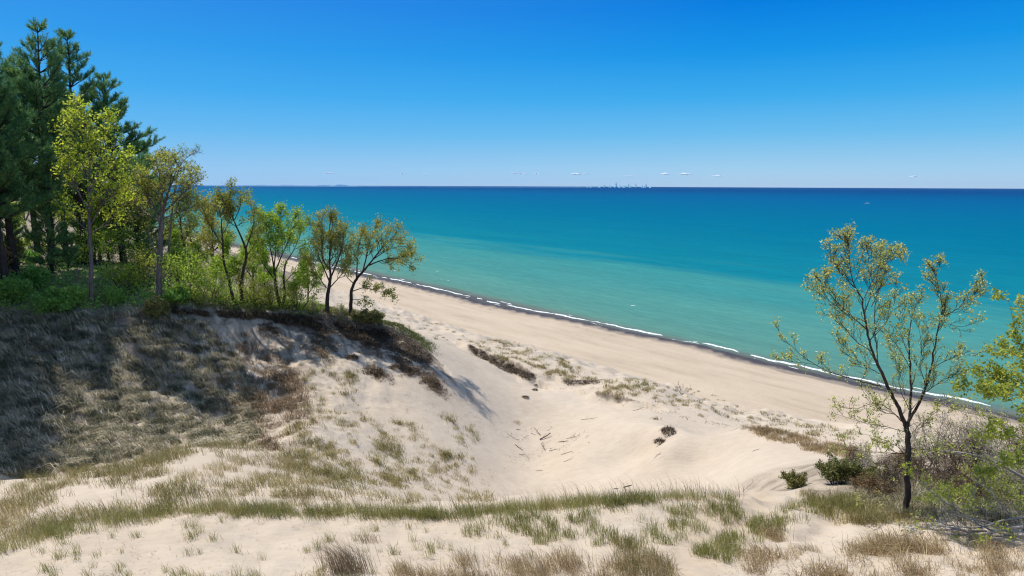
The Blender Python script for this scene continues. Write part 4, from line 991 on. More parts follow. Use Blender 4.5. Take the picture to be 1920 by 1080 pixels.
for lab, px, py, parts, sc in [
        ('small olive shrub standing alone on the sand left of the dark juniper', 1493, 914, BU_SAGE, (0.95, 0.9, 0.9)),
        ('dark green juniper left of the oak trunk on the ridge', 1568, 908, BU_JUN, (1.1, 1.0, 1.0)),
        ('dark juniper close against the oak thicket, right of its twin', 1622, 910, BU_JUN, (1.2, 1.0, 0.75)),
        ('reddish-brown twiggy shrub in front of the oak trunk', 1640, 934, BU_BRN, 0.85),
        ('brown leafless thicket directly left of the oak trunk', 1664, 922, BU_BARE[1], 0.72),
        ('tangled grey bare bush right of the oak, highest of the thicket', 1772, 890, BU_BARE[0], 1.05),
        ('tangled grey bare bush near the right border', 1862, 896, BU_BARE[0], 1.0),
        ('dark bare thicket behind the oak trunk', 1712, 906, BU_BARE[1], 0.85),
        ('dark bare thicket between the grey bushes right of the oak', 1815, 900, BU_BARE[1], 1.1),
        ('lime-green bush at the right border above the fallen branches', 1850, 936, BU_LIME[0], 1.0),
        ('lime-green bush right of the oak base', 1778, 942, BU_LIME[1], 0.85),
        ('lime-green bush half cut by the right border', 1918, 934, BU_LIME[0], 1.1),
        ('low green bush right of the oak base behind the branches', 1742, 950, BU_LIME[1], 0.6),
        ('grey bare bush standing between the junipers and the oak trunk', 1636, 902, BU_BARE[0], 0.62),
        ('leafless bush at the sand edge left of the brown shrub', 1606, 892, BU_BARE[1], 0.7),
        ('tall grey bare bush just right of the oak trunk', 1738, 884, BU_BARE[0], 0.85),
        ('grey bare bush seen against the beach near the right border', 1832, 868, BU_BARE[0], 0.95),
        ('dark leafless bush at the right border above the lime bushes', 1906, 890, BU_BARE[1], 1.15),
        ('low leafless bush in front of the tallest grey one', 1764, 926, BU_BARE[1], 0.7),
        ('low leafless bush between two lime bushes', 1828, 944, BU_BARE[1], 0.75),
        ('low grey bush by the right border in front of the dark leafless one', 1894, 934, BU_BARE[0], 0.7),
        ('brown shrub among grey twigs far right of the oak', 1876, 922, BU_BRN, 0.9),
        ('rusty shrub behind the olive grass left of the oak foot', 1612, 922, BU_BRN, 0.6),
        ('small lime-leaved bush just behind the fallen branches, nearest the oak foot', 1752, 958, BU_LIME[1], 0.6),
        ('lime-leaved bush behind the fallen branches, midway to the right border', 1808, 954, BU_LIME[0], 0.75),
        ('spreading lime-leaved bush beside the right border, behind the lowest branches', 1886, 956, BU_LIME[0], 0.8),
        ('brown leafy shrub low in front of the bare thicket', 1810, 930, BU_BRN, 0.9),
        ('brown shrub on the far side of the oak beside the beach view', 1686, 888, BU_BRN, 0.95)]:
    P = ground_at(px, py)
    if np.isnan(P[0]): continue
    put_bush('juniper' if 'juniper' in lab else 'bush', lab, P, parts, rng.random() * 6.28, sc)

# ------------------------------------------------------------------ grass
def stuff(name, me, label, cat='grass'):
    return tag(link(name, me), label, cat, None, 'stuff')
# the green marram band along the near crest
cx = np.array([-80, 0, 100, 200, 300, 480, 700, 850, 960, 1100, 1250, 1376]); cy = np.array([1040, 1022, 994, 974, 962, 960, 966, 968, 958, 945, 937, 940])
n = 2300; px = rng.uniform(-80, 1378, n); th = np.interp(px, [-80, 100, 300, 700, 1378], [24, 19, 11, 9, 7])
py = np.interp(px, cx, cy) + rng.normal(0, 1, n) * th * 0.6
P = hit(px, py); P = P[~np.isnan(P[:, 0]) & (P[:, 1] < 25)]
keep = fbm(P[:, 0] / 1.3, P[:, 1] / 1.3, 3, 300) > -0.25 - 0.35 * rng.random(len(P))
P = P[keep]
stuff('marram_grass', tuft_field('marram_grass', P, 10, 0.10, 0.38, 0.55, 0.009, G_GREEN, tint=0.46 + 0.34 * fbm(P[:, 0] / 2.5, P[:, 1] / 2.5, 2, 301), wind=0.45), 'band of green marram grass along the crest of the near ridge')
# seed stalks rising over it, bowed to the left
n = 900; px = rng.uniform(0, 1400, n); py = np.interp(px, cx, cy) + rng.normal(-2, 7, n); P = hit(px, py); P = P[~np.isnan(P[:, 0]) & (P[:, 1] < 25)]
stuff('dry_seed_stalks', blades('dry_seed_stalks', P - [0, 0, 0.03], rng.uniform(0.5, 0.95, len(P)), np.abs(rng.normal(0.5, 0.18, len(P))), 0.011, G_DRY, 0, math.pi + rng.normal(0, 0.5, len(P)), rng.uniform(0.1, 0.7, len(P)), 0.2), 'thin dry seed stalks standing above the crest grass')
# thinner green grass on the near side of the band
P = scatter([(860, 972), (1380, 946), (1400, 975), (1240, 1030), (1000, 1022), (860, 1000)], 420, patchy(1.2, -0.4, 0.4, 302))
stuff('marram_grass', tuft_field('marram_grass', P, 12, 0.08, 0.36, 0.42, 0.010, G_GREEN, tint=0.38, wind=0.5), 'loose green marram tufts on the sand below the crest band')
P = scatter([(1300, 1040), (1400, 985), (1500, 945), (1580, 935), (1640, 960), (1500, 985), (1400, 1030), (1380, 1062)], 380, patchy(1.0, -0.4, 0.3, 303))
stuff('marram_grass', tuft_field('marram_grass', P, 12, 0.09, 0.40, 0.45, 0.010, G_GREEN, tint=0.33, wind=0.4), 'green grass strip climbing right towards the juniper')
P = scatter([(1500, 925), (1660, 930), (1700, 980), (1560, 985)], 260, patchy(1.2, -0.5, 0.4, 304))
stuff('dune_grass', tuft_field('dune_grass', P, 12, 0.09, 0.38, 0.5, 0.010, G_OLIVE, tint=0.4, wind=0.4), 'olive grass at the foot of the oak')
P = scatter([(1660, 1000), (1720, 985), (1930, 1000), (1940, 1100), (1640, 1100), (1600, 1040)], 110, patchy(0.9, -0.3, 0.4, 350))
stuff('dry_grass', tuft_field('dry_grass', P, 13, 0.10, 0.36, 0.8, 0.009, G_DRY, tint=0.55, wind=0.6, tv=0.22), 'straw grass among the fallen branches at the right border')
P = scatter([(1600, 940), (1700, 955), (1760, 965), (1740, 985), (1640, 985)], 170, patchy(0.9, -0.5, 0.3, 351))
stuff('dune_grass', tuft_field('dune_grass', P, 13, 0.10, 0.36, 0.7, 0.009, G_OLIVE, tint=0.45, wind=0.5, tv=0.2), 'mixed straw and olive grass under the right-hand shrubs')
P = scatter([(1600, 915), (1680, 900), (1930, 900), (1930, 984), (1800, 984), (1716, 976), (1620, 945)], 1100, patchy(0.8, -0.7, 0.1, 352))
stuff('undergrowth', tuft_field('undergrowth', P, 14, 0.14, 0.42, 0.8, 0.011, G_BLUE, tint=0.42, wind=0.3, tv=0.25, tcl=0.2), 'tangled dead stems and grass under the right-hand shrubs', 'undergrowth')
P = scatter([(-40, 1110), (-40, 1040), (200, 985), (700, 975), (1380, 950), (1440, 1000), (1920, 1000), (1920, 1110)], 1500, patchy(1.2, -0.5, 0.4, 370))
stuff('straw_litter', blades('straw_litter', P + [0, 0, 0.012], 0.04, rng.uniform(2.0, 7.0, len(P)), 0.012, G_DRY, 0, None, rng.uniform(0.0, 0.75, len(P)), 0.1), 'dead straw and stem bits lying on the near sand', 'litter')
P = scatter([(470, 650), (620, 640), (900, 780), (930, 930), (560, 930), (480, 840)], 1300, patchy(1.5, -0.4, 0.4, 371))
stuff('straw_litter', blades('straw_litter', P + [0, 0, 0.015], 0.06, rng.uniform(2.0, 7.0, len(P)), 0.03, G_RED, 0, None, rng.uniform(0.0, 0.6, len(P)), 0.1), 'dead stems and twigs strewn down the sandy flank', 'litter')
P = scatter([(870, 640), (1130, 700), (1300, 740), (1620, 820), (1560, 850), (1250, 780), (1000, 720), (880, 665)], 800, patchy(1.8, -0.4, 0.4, 372))
stuff('straw_litter', blades('straw_litter', P + [0, 0, 0.02], 0.07, rng.uniform(2.0, 6.0, len(P)), 0.05, G_ROOT, 0, None, rng.uniform(0.1, 0.8, len(P)), 0.1), 'dark plant debris along the foredune between bowl and beach', 'litter')
# brown dry grass at the lower border
P = scatter([(740, 1062), (860, 1050), (1000, 1046), (1120, 1040), (1240, 1050), (1290, 1090), (1290, 1130), (740, 1130)], 620, patchy(0.9, -0.5, 0.4, 305))
stuff('dry_grass', tuft_field('dry_grass', P, 13, 0.09, 0.42, 0.6, 0.009, G_DRY, tint=0.5, wind=0.75, tv=0.22), 'dense brown dry grass along the lower border')
P = scatter([(1150, 1010), (1190, 1012), (1260, 1060), (1260, 1110), (1160, 1090)], 90)
stuff('dune_grass', tuft_field('dune_grass', P, 14, 0.08, 0.42, 0.45, 0.010, G_OLIVE, tint=0.32, wind=0.5), 'olive grass ridge running down to the lower border')
# mixed olive cover on the left shoulder and bowl flank
P = scatter([(-60, 900), (60, 905), (200, 885), (320, 850), (470, 836), (560, 850), (640, 930), (560, 955), (300, 950), (120, 985), (-60, 1020)], 1050, patchy(1.7, -0.25, 0.45, 306))
stuff('dune_grass', tuft_field('dune_grass', P, 11, 0.11, 0.38, 0.6, 0.013, G_OLIVE, tint=0.56 + 0.3 * fbm(P[:, 0] / 3, P[:, 1] / 3, 2, 307), wind=0.5), 'patchy olive and straw grass on the left shoulder of the ridge')
P = scatter([(0, 888), (130, 878), (240, 868), (320, 838), (470, 824), (520, 840), (330, 868), (240, 890), (60, 905)], 420, patchy(2.0, -0.6, 0.2, 308))
stuff('dune_grass', tuft_field('dune_grass', P, 12, 0.12, 0.42, 0.6, 0.014, G_OLIVE, tint=0.35, wind=0.5), 'olive grass along the brow between sunlit sand and shaded slope')
P = scatter([(480, 850), (560, 780), (640, 760), (760, 800), (900, 880), (920, 940), (640, 950), (520, 930)], 1100, patchy(1.5, -0.1, 0.55, 309))
stuff('dune_grass', tuft_field('dune_grass', P, 9, 0.14, 0.34, 0.7, 0.018, G_OLIVE, tint=0.5 + 0.25 * fbm(P[:, 0] / 2, P[:, 1] / 2, 2, 310), wind=0.5), 'thin straw and olive grass down the left flank of the bowl')
# the shaded slope under the wood
SL = [(-80, 560), (60, 588), (200, 588), (310, 584), (390, 610), (440, 660), (490, 740), (490, 830), (300, 842), (140, 884), (-80, 896)]
P = scatter(SL, 2600, lambda P: 0.05 + 0.95 * sst(-0.3, 0.2, fbm(P[:, 0] / 0.9, P[:, 1] / 0.9, 3, 311)))
stuff('slope_grass', tuft_field('slope_grass', P, 34, 0.17, 0.58, 1.0, 0.030, G_BLUE, tint=0.40 + 0.36 * fbm(P[:, 0] / 1.8, P[:, 1] / 1.8, 3, 312), wind=0.8, droop=0.45, tcl=0.3, tv=0.22), 'matted grass covering the shaded slope below the woodland')
P = scatter(SL, 420, patchy(1.6, -0.3, 0.4, 360))
stuff('slope_straw', tuft_field('slope_straw', P, 9, 0.12, 0.85, 1.15, 0.034, G_BLUE, tint=0.8, wind=0.9, droop=0.5, tcl=0.15, tv=0.15), 'long pale straw drooping over the shaded slope')
P = scatter([(360, 600), (470, 600), (560, 700), (590, 780), (520, 840), (470, 830), (440, 700)], 480, patchy(1.8, -0.1, 0.4, 313))
stuff('dry_grass', tuft_field('dry_grass', P, 10, 0.16, 0.36, 0.8, 0.024, G_RED, tint=0.5 + 0.3 * fbm(P[:, 0] / 1.5, P[:, 1] / 1.5, 2, 314), wind=0.5, droop=0.5), 'brown withered grass where the slope turns from shade to sun')
def streak(lines, n, sd):
    out = []
    for ln in lines:
        q = np.array(ln, float); t = rng.random(n) * (len(q) - 1); k = np.minimum(t.astype(int), len(q) - 2); f = (t - k)[:, None]
        p = q[k] + (q[k + 1] - q[k]) * f + rng.normal(0, 1, (n, 2)) * [sd, sd * 0.7]
        h = hit(p[:, 0], p[:, 1]); out.append(h[~np.isnan(h[:, 0])])
    return np.concatenate(out)
P = streak([[(528, 676), (556, 720), (572, 800)], [(500, 660), (545, 740), (560, 790)], [(448, 625), (470, 680), (486, 735)], [(462, 790), (490, 815), (514, 850)], [(470, 760), (505, 800)], [(440, 700), (460, 760), (470, 820)], [(520, 700), (545, 770)]], 30, 8)
stuff('dry_grass', tuft_field('dry_grass', P, 26, 0.2, 0.42, 0.9, 0.026, G_RED, tint=0.32, wind=0.5, droop=0.5, tcl=0.25, tv=0.2), 'dark brown grass in streaks running down the flank beside the shade')
P = streak([[(562, 822), (600, 840), (632, 868)], [(640, 870), (662, 890), (688, 918)], [(702, 832), (735, 850), (764, 874)], [(662, 700), (650, 720)], [(606, 672), (634, 710), (655, 740)], [(720, 820), (745, 860)], [(600, 880), (640, 910)], [(560, 850), (590, 900)], [(718, 888), (748, 912)]], 34, 8)
stuff('dune_grass', tuft_field('dune_grass', P, 20, 0.18, 0.40, 0.8, 0.020, G_OLIVE, tint=0.28, wind=0.5, droop=0.45, tcl=0.2), 'olive-brown grass clumps in slanting lines on the lower flank')
P = streak([[(834, 772), (850, 800), (874, 842)], [(831, 858), (858, 884), (880, 918)], [(832, 850), (846, 860)], [(770, 880), (790, 905)], [(880, 800), (890, 830)]], 22, 5)
stuff('dune_grass', tuft_field('dune_grass', P, 16, 0.15, 0.40, 0.7, 0.018, G_OLIVE, tint=0.3, wind=0.5, droop=0.45, tcl=0.2), 'thin line of olive grass where the flank meets the bowl floor')
P = streak([[(656, 622), (690, 640), (722, 664)], [(722, 636), (760, 660), (798, 696)], [(690, 690), (706, 700), (726, 712)], [(750, 680), (775, 700)], [(560, 612), (600, 630), (622, 650)], [(490, 610), (520, 625)], [(800, 705), (826, 735)], [(590, 640), (612, 668)], [(780, 690), (806, 716), (836, 742)], [(740, 664), (770, 700)]], 80, 7)  # turf streaks, packed denser to deepen the oaks' cast shadow
stuff('root_mat', tuft_field('root_mat', P, 12, 0.15, 0.30, 1.1, 0.034, G_RED, tint=0.16, tv=0.2, wind=0.3, droop=0.7), 'dark brown matted turf sliding down the sandy face below the bluff edge, thickened to darken the oak shadow', 'roots')
# turf and roots along the broken edge
P = scatter([(300, 572), (380, 584), (470, 584), (560, 592), (640, 608), (720, 620), (770, 636), (806, 668), (806, 690), (740, 660), (640, 630), (560, 610), (470, 598), (330, 588)], 3000, patchy(1.3, -0.5, 0.1, 315))
stuff('root_mat', tuft_field('root_mat', P, 8, 0.14, 0.28, 1.1, 0.035, G_ROOT, tint=0.4, tv=0.22, wind=0.3, droop=0.75), 'shaggy dark roots and turf hanging below the broken bluff edge', 'roots')
t = rng.random(2600) * (len(EDGE) - 4) + 3; i = np.minimum(t.astype(int), len(EDGE) - 2); f = (t - i)[:, None]
Q = EDGE[i] + (EDGE[i + 1] - EDGE[i]) * f + np.stack([rng.normal(0, 0.3, len(t)), np.abs(rng.normal(0, 1.9, len(t))) - 0.15], 1)
P = np.column_stack([Q, Hq(Q[:, 0], Q[:, 1])]); P = P[(P[:, 0] > -34)]
stuff('turf_grass', tuft_field('turf_grass', P, 9, 0.14, 0.3, 0.5, 0.024, leaf_mat('turf_blade', [(0.0, (0.04, 0.06, 0.015)), (0.5, (0.11, 0.14, 0.03)), (1.0, (0.25, 0.24, 0.08))], 0.3), tint=0.5, tcl=0.2), 'green turf under the trees along the bluff edge')
# foredune
P = scatter([(876, 640), (950, 636), (1040, 668), (1124, 704), (1118, 716), (1060, 712), (1000, 702), (940, 674)], 760, patchy(1.8, -0.2, 0.5, 316))
stuff('dune_grass', tuft_field('dune_grass', P, 9, 0.16, 0.34, 0.7, 0.028, G_OLIVE, tint=0.42, tcl=0.2), 'sparse grass on the foredune top beyond the bowl')
P = scatter([(880, 646), (945, 678), (1002, 704), (1000, 714), (940, 694), (884, 660)], 700, patchy(1.0, -0.7, 0.0, 317))
stuff('root_mat', tuft_field('root_mat', P, 9, 0.15, 0.28, 1.0, 0.032, G_ROOT, tint=0.42, tv=0.26, droop=0.7), 'dark root fringe along the broken foredune lip', 'roots')
P = scatter([(1056, 712), (1124, 712), (1124, 720), (1060, 722)], 130)
stuff('root_mat', tuft_field('root_mat', P, 8, 0.12, 0.2, 1.0, 0.035, G_ROOT, tint=0.4, tv=0.22, droop=0.7), 'dark root fringe on the short middle lip of the foredune', 'roots')
P = scatter([(1124, 738), (1136, 714), (1200, 708), (1240, 722), (1230, 740), (1180, 744), (1150, 748)], 240, patchy(1.3, -0.3, 0.4, 318))
stuff('dune_grass', tuft_field('dune_grass', P, 9, 0.14, 0.36, 0.6, 0.028, G_OLIVE, tint=0.42), 'olive grass capping the round hummock on the foredune')
P = scatter([(1386, 798), (1440, 802), (1530, 826), (1640, 850), (1600, 866), (1500, 842), (1420, 816)], 620, patchy(1.4, -0.5, 0.2, 319))
stuff('dry_grass', tuft_field('dry_grass', P, 11, 0.13, 0.36, 0.8, 0.018, G_DRY, tint=0.35, wind=0.5), 'brown grass trailing along the right rim of the bowl')

# ------------------------------------------------------------------ single tufts, copied
TUFT = {}
def tuft_mesh(key, kind, nb, rad, h, lean, wid, mat, tint, wind=0.5, droop=0.35, k=4):
    z = np.zeros((1, 3))
    TUFT[key] = [tuft_field(kind, z, nb, rad, h, lean, wid, mat, 0, tint, 0.18, wind, 0.4, droop) for _ in range(k)]
tuft_mesh('green', 'grass_tuft', 24, 0.065, 0.42, 0.45, 0.010, G_GREEN, 0.42, 0.5, k=5)
tuft_mesh('dry', 'grass_tuft', 90, 0.17, 0.42, 0.85, 0.010, G_DRY, 0.5, 0.6, k=5)
tuft_mesh('flank', 'grass_tuft', 56, 0.16, 0.42, 0.8, 0.018, G_OLIVE, 0.27, 0.4, 0.5, k=5)
tuft_mesh('brown', 'grass_tuft', 60, 0.26, 0.5, 0.9, 0.022, G_RED, 0.42, 0.4, 0.5, k=4)
tuft_mesh('fore', 'grass_tuft', 60, 0.20, 0.42, 0.7, 0.028, G_OLIVE, 0.3, 0.3, 0.4, k=4)
def clod_mesh():
    n = 260; r = np.sqrt(rng.random(n)) * 0.42; a = rng.random(n) * 6.283
    P = np.stack([r * np.cos(a), r * np.sin(a), 0.30 * (1 - (r / 0.42) ** 2) * rng.uniform(0.3, 1, n) - 0.02], 1)
    return blades('turf_clump', P, rng.uniform(0.1, 0.32, n), np.abs(rng.normal(0.9, 0.3, n)), 0.035, G_ROOT, 0, a + rng.normal(0, 0.7, n), rng.normal(0.45, 0.22, n), 0.8)
TUFT['clod'] = [clod_mesh() for _ in range(4)]
def tufts_at(P, key, name, label, group, s0=0.7, s1=1.2, cat='grass tuft'):
    for k, p in enumerate(P):
        o = link(name, TUFT[key][k % len(TUFT[key])], None, p); o.rotation_euler[2] = rng.normal(0, 0.35)
        s = rng.uniform(s0, s1); o.scale = (s * rng.uniform(0.85, 1.25), s, s * rng.uniform(0.8, 1.15))
        tag(o, label, cat, group)
P = scatter([(-20, 1100), (60, 1035), (260, 985), (480, 976), (860, 984), (900, 1010), (1180, 1030), (960, 1050), (720, 1050), (700, 1110)], 105, patchy(1.5, -0.7, 0.3, 330))
tufts_at(P, 'green', 'grass_tuft', 'thin green grass tuft standing on bare sand between the crest band and lower border', 'grass tufts on the near sand', 0.55, 1.05)
P = scatter([(1400, 1090), (1440, 1000), (1500, 975), (1660, 985), (1760, 1010), (1920, 1030), (1920, 1100)], 62, patchy(1.3, -0.2, 0.5, 331))
tufts_at(P, 'dry', 'grass_tuft', 'tan dry grass tussock on hummocky sand in front of the oak', 'dry tussocks in front of the oak', 0.7, 1.25)
P = scatter([(470, 800), (540, 640), (600, 680), (700, 780), (820, 800), (900, 860), (880, 930), (640, 900), (500, 850)], 58, patchy(2.0, -0.5, 0.4, 332))
tufts_at(P, 'flank', 'grass_tuft', 'small olive tuft clinging to the sandy left flank of the bowl', 'tufts on the left flank of the bowl', 0.6, 1.5)
P = np.concatenate([scatter([(470, 650), (540, 680), (580, 760), (540, 800), (480, 740)], 34), scatter([(400, 700), (520, 760), (510, 840), (440, 800)], 14)])
tufts_at(P, 'brown', 'grass_tuft', 'shaggy brown tussock on the slope between the shade and the sand flank', 'brown tussocks on the slope', 0.9, 2.0)
P = np.concatenate([scatter([(1200, 716), (1300, 730), (1500, 784), (1600, 812), (1600, 830), (1480, 812), (1330, 774), (1220, 756)], 120, patchy(3.0, -0.7, 0.4, 333)), scatter([(740, 585), (800, 596), (870, 630), (880, 646), (820, 640), (750, 612)], 30)])
stuff('dune_grass', tuft_field('dune_grass', P, 30, 0.16, 0.30, 0.7, 0.028, G_OLIVE, tint=0.36, tcl=0.15), 'scattered small tufts on the hummocky foredune between bowl and beach')
P = hit([660, 704, 742, 772, 812, 690], [672, 698, 690, 696, 716, 646])
tufts_at(P, 'clod', 'turf_clump', 'dark clump of turf and roots slumped below the broken bluff edge', 'slumped turf clumps below the bluff edge', 0.8, 1.5, 'turf clump')
P = hit([1005, 1003, 985], [722, 732, 745])
tufts_at(P, 'clod', 'turf_clump', 'small dark turf clump fallen onto the sand inside the bowl rim', 'fallen turf clumps inside the bowl rim', 0.45, 0.7, 'turf clump')
def lone(key, name, label, px, py, sc, cat='grass tuft', rot=0.0):
    o = link(name, TUFT[key][int(rng.integers(4))], None, ground_at(px, py)); o.scale = sc; o.rotation_euler[2] = rot; tag(o, label, cat)
lone('clod', 'turf_clump', 'larger dark turf clump on the spur in the right of the bowl', 1253, 813, (1.2, 1.3, 1.6), 'turf clump')
lone('clod', 'turf_clump', 'dark turf clump just below the larger one on the bowl spur', 1238, 832, (0.95, 1.0, 1.3), 'turf clump', 1.0)
lone('fore', 'grass_tuft', 'small dark tuft above the turf clumps on the bowl spur', 1228, 786, (1.0, 1.0, 0.9))
lone('fore', 'grass_tuft', 'round dark tuft alone on the sand right of the bowl spur', 1314, 780, (1.0, 1.0, 0.9))
lone('flank', 'grass_tuft', 'tall yellowish tuft alone on the sand at the middle of the bowl flank', 846, 790, (1.7, 1.5, 2.0))
lone('flank', 'grass_tuft', 'ragged tuft just below the tall yellowish one on the bowl flank', 860, 822, (1.8, 1.5, 1.3))
lone('flank', 'grass_tuft', 'upright yellowish tuft on the flank under the tree shadows', 683, 790, (1.1, 1.1, 1.9))
lone('dry', 'grass_tuft', 'small brown tuft alone on the bowl floor below the rim', 970, 793, (1.2, 1.2, 1.0))
# the big brown clump at the lower border
b = ground_at(652, 1072); z = np.zeros((1, 3)); P0 = np.concatenate([rng.normal(0, 0.17, (420, 2)) * [1.5, 0.8], np.full((420, 1), -0.03)], 1)
o = link('grass_clump', blades('grass_clump', P0, rng.uniform(0.55, 1.0, 420), np.abs(rng.normal(0.6, 0.2, 420)), 0.009, G_RED, 0, math.pi + rng.normal(0, 0.45, 420), rng.normal(0.68, 0.24, 420), 0.25), None, b)
tag(o, 'large brown grass clump bowed to the left at the lower border', 'grass clump')
o = link('grass_clump', TUFT['dry'][0], None, ground_at(690, 1016)); o.scale = (0.9, 0.9, 1.1); tag(o, 'medium brown grass clump just right of and behind the large bowed one', 'grass clump')

# ------------------------------------------------------------------ driftwood in the bowl
def stick(name, label, px, py, L, ang, r, twigs=0, mat=WOOD_DARK, lift=0.0, group=None, cat='driftwood'):
    b = ground_at(px, py); L *= 0.8; r *= 0.62
    w = Wood(); n = 7; P = []
    for f in np.linspace(-0.5, 0.5, n):
        x = b[0] + f * L * math.cos(ang) + rng.normal(0, 0.03 * L); y = b[1] + f * L * math.sin(ang)
        P.append((x, y, float(Hq(x, y)) + r * 0.8 + lift * (f + 0.5)))
    P = np.array(P); R = r * np.array([0.75, 1, 1, 0.95, 0.85, 0.65, 0.35]); w.tube(P, R, 7)
    if twigs: sprout(w, P, R, twigs, L * 0.45, 1, 0.7, 0.12, 0.2, 0.2, 0.01)
    o = link(name, w.mesh(name, mat, b), None, b); tag(o, label, cat, group)
stick('driftwood_log', 'thick dark driftwood log, biggest of the sticks on the bowl floor', 1022, 822, 1.5, 0.45, 0.085, 4, lift=0.25)
stick('driftwood_branch', 'forked dark branch lying just left of the thick driftwood log', 1008, 814, 1.3, 2.2, 0.04, 6, lift=0.3)
stick('driftwood_branch', 'spreading twiggy branch under the thick driftwood log', 1018, 842, 1.2, 1.9, 0.03, 7, lift=0.35)
stick('driftwood_branch', 'straight stick right of the thick driftwood log on the bowl floor', 1056, 828, 1.1, -0.5, 0.05, 3)
stick('driftwood_branch', 'slender forked stick at the right end of the driftwood scatter', 1074, 822, 1.6, -0.55, 0.025, 6, lift=0.15)
stick('driftwood_branch', 'short dark stick at the left end of the driftwood scatter', 973, 841, 1.2, -0.8, 0.05, 3)
stick('driftwood_branch', 'thin pale stick above the left end of the driftwood scatter', 962, 820, 1.3, -0.45, 0.022, 4)
stick('driftwood_branch', 'straight stick lying level in the lower driftwood scatter', 1037, 844, 0.9, -0.05, 0.035, 0)
stick('driftwood_branch', 'straight dark stick at the lower right of the driftwood scatter', 1063, 849, 1.2, -0.25, 0.035, 0)
stick('driftwood_branch', 'lowest short stick of the driftwood scatter', 1065, 863, 1.0, 0.0, 0.025, 0)
stick('driftwood_branch', 'long thin stick lying alone in the middle of the bowl', 1104, 786, 1.9, -0.5, 0.028, 2)
stick('driftwood_branch', 'long thin stick on the slope below the round hummock', 1196, 768, 2.4, 0.75, 0.03, 3)
stick('driftwood_log', 'short dark log just above the crest grass', 1177, 912, 0.75, 0.2, 0.06, 0)
stick('driftwood_log', 'smaller dark log just left of the other above the crest grass', 1155, 917, 0.45, -0.4, 0.05, 0)
stick('driftwood_branch', 'single stick on the plain sand low in the bowl', 1011, 882, 0.8, -0.1, 0.025, 0)
stick('driftwood_branch', 'small stick below the turf clumps of the bowl spur', 1233, 855, 0.8, 0.5, 0.025, 2)
stick('driftwood_branch', 'short stick on the right slope of the bowl', 1418, 844, 0.6, 0.0, 0.025, 0)
stick('driftwood_branch', 'dead twiggy brush at the crest end left of the path', 1398, 922, 0.9, 0.3, 0.02, 9, WOOD_GREY, 0.25)
# small twigs and leaves blown into the bowl
P = scatter([(950, 805), (1100, 805), (1110, 860), (960, 866)], 26)
for p_ in P:
    w_ = Wood(); a_ = rng.normal(0, 0.7); l_2 = rng.uniform(0.25, 0.6); B_ = bend(p_ + [0, 0, 0.02], (math.cos(a_), math.sin(a_), 0.03), l_2, 4, 0.15, 0); w_.tube(B_, np.linspace(0.018, 0.008, 5), 4)
    tag(link('driftwood_twig', w_.mesh('driftwood_twig', WOOD_DARK, p_), None, p_), 'small dark twig among the driftwood on the bowl floor', 'twig', 'twigs among the driftwood')
P = scatter([(940, 800), (1110, 800), (1120, 870), (940, 880)], 200, patchy(2.5, -0.1, 0.5, 340))
stuff('twig_litter', blades('twig_litter', P + [0, 0, 0.02], 0.05, rng.uniform(2, 7, len(P)), 0.03, G_ROOT, 0, rng.choice([0.2, 2.6, 3.4, 5.8], len(P)) + rng.normal(0, 0.4, len(P)), rng.uniform(0.2, 0.8, len(P)), 0.1), 'scattered small twigs on the bowl floor', 'twigs')
b = ground_at(1280, 738)
BARE = bush_parts(1.5, 2.0, 6, WOOD_GREY, L_CATKIN, dict(per=1, spread=0.03, size=0.03), 5, 2, 0.05, 0.014, 0.03)
o = link('dead_shrub', BARE[0], None, b); tag(o, 'bare dead shrub standing alone at the beach edge of the foredune', 'shrub')

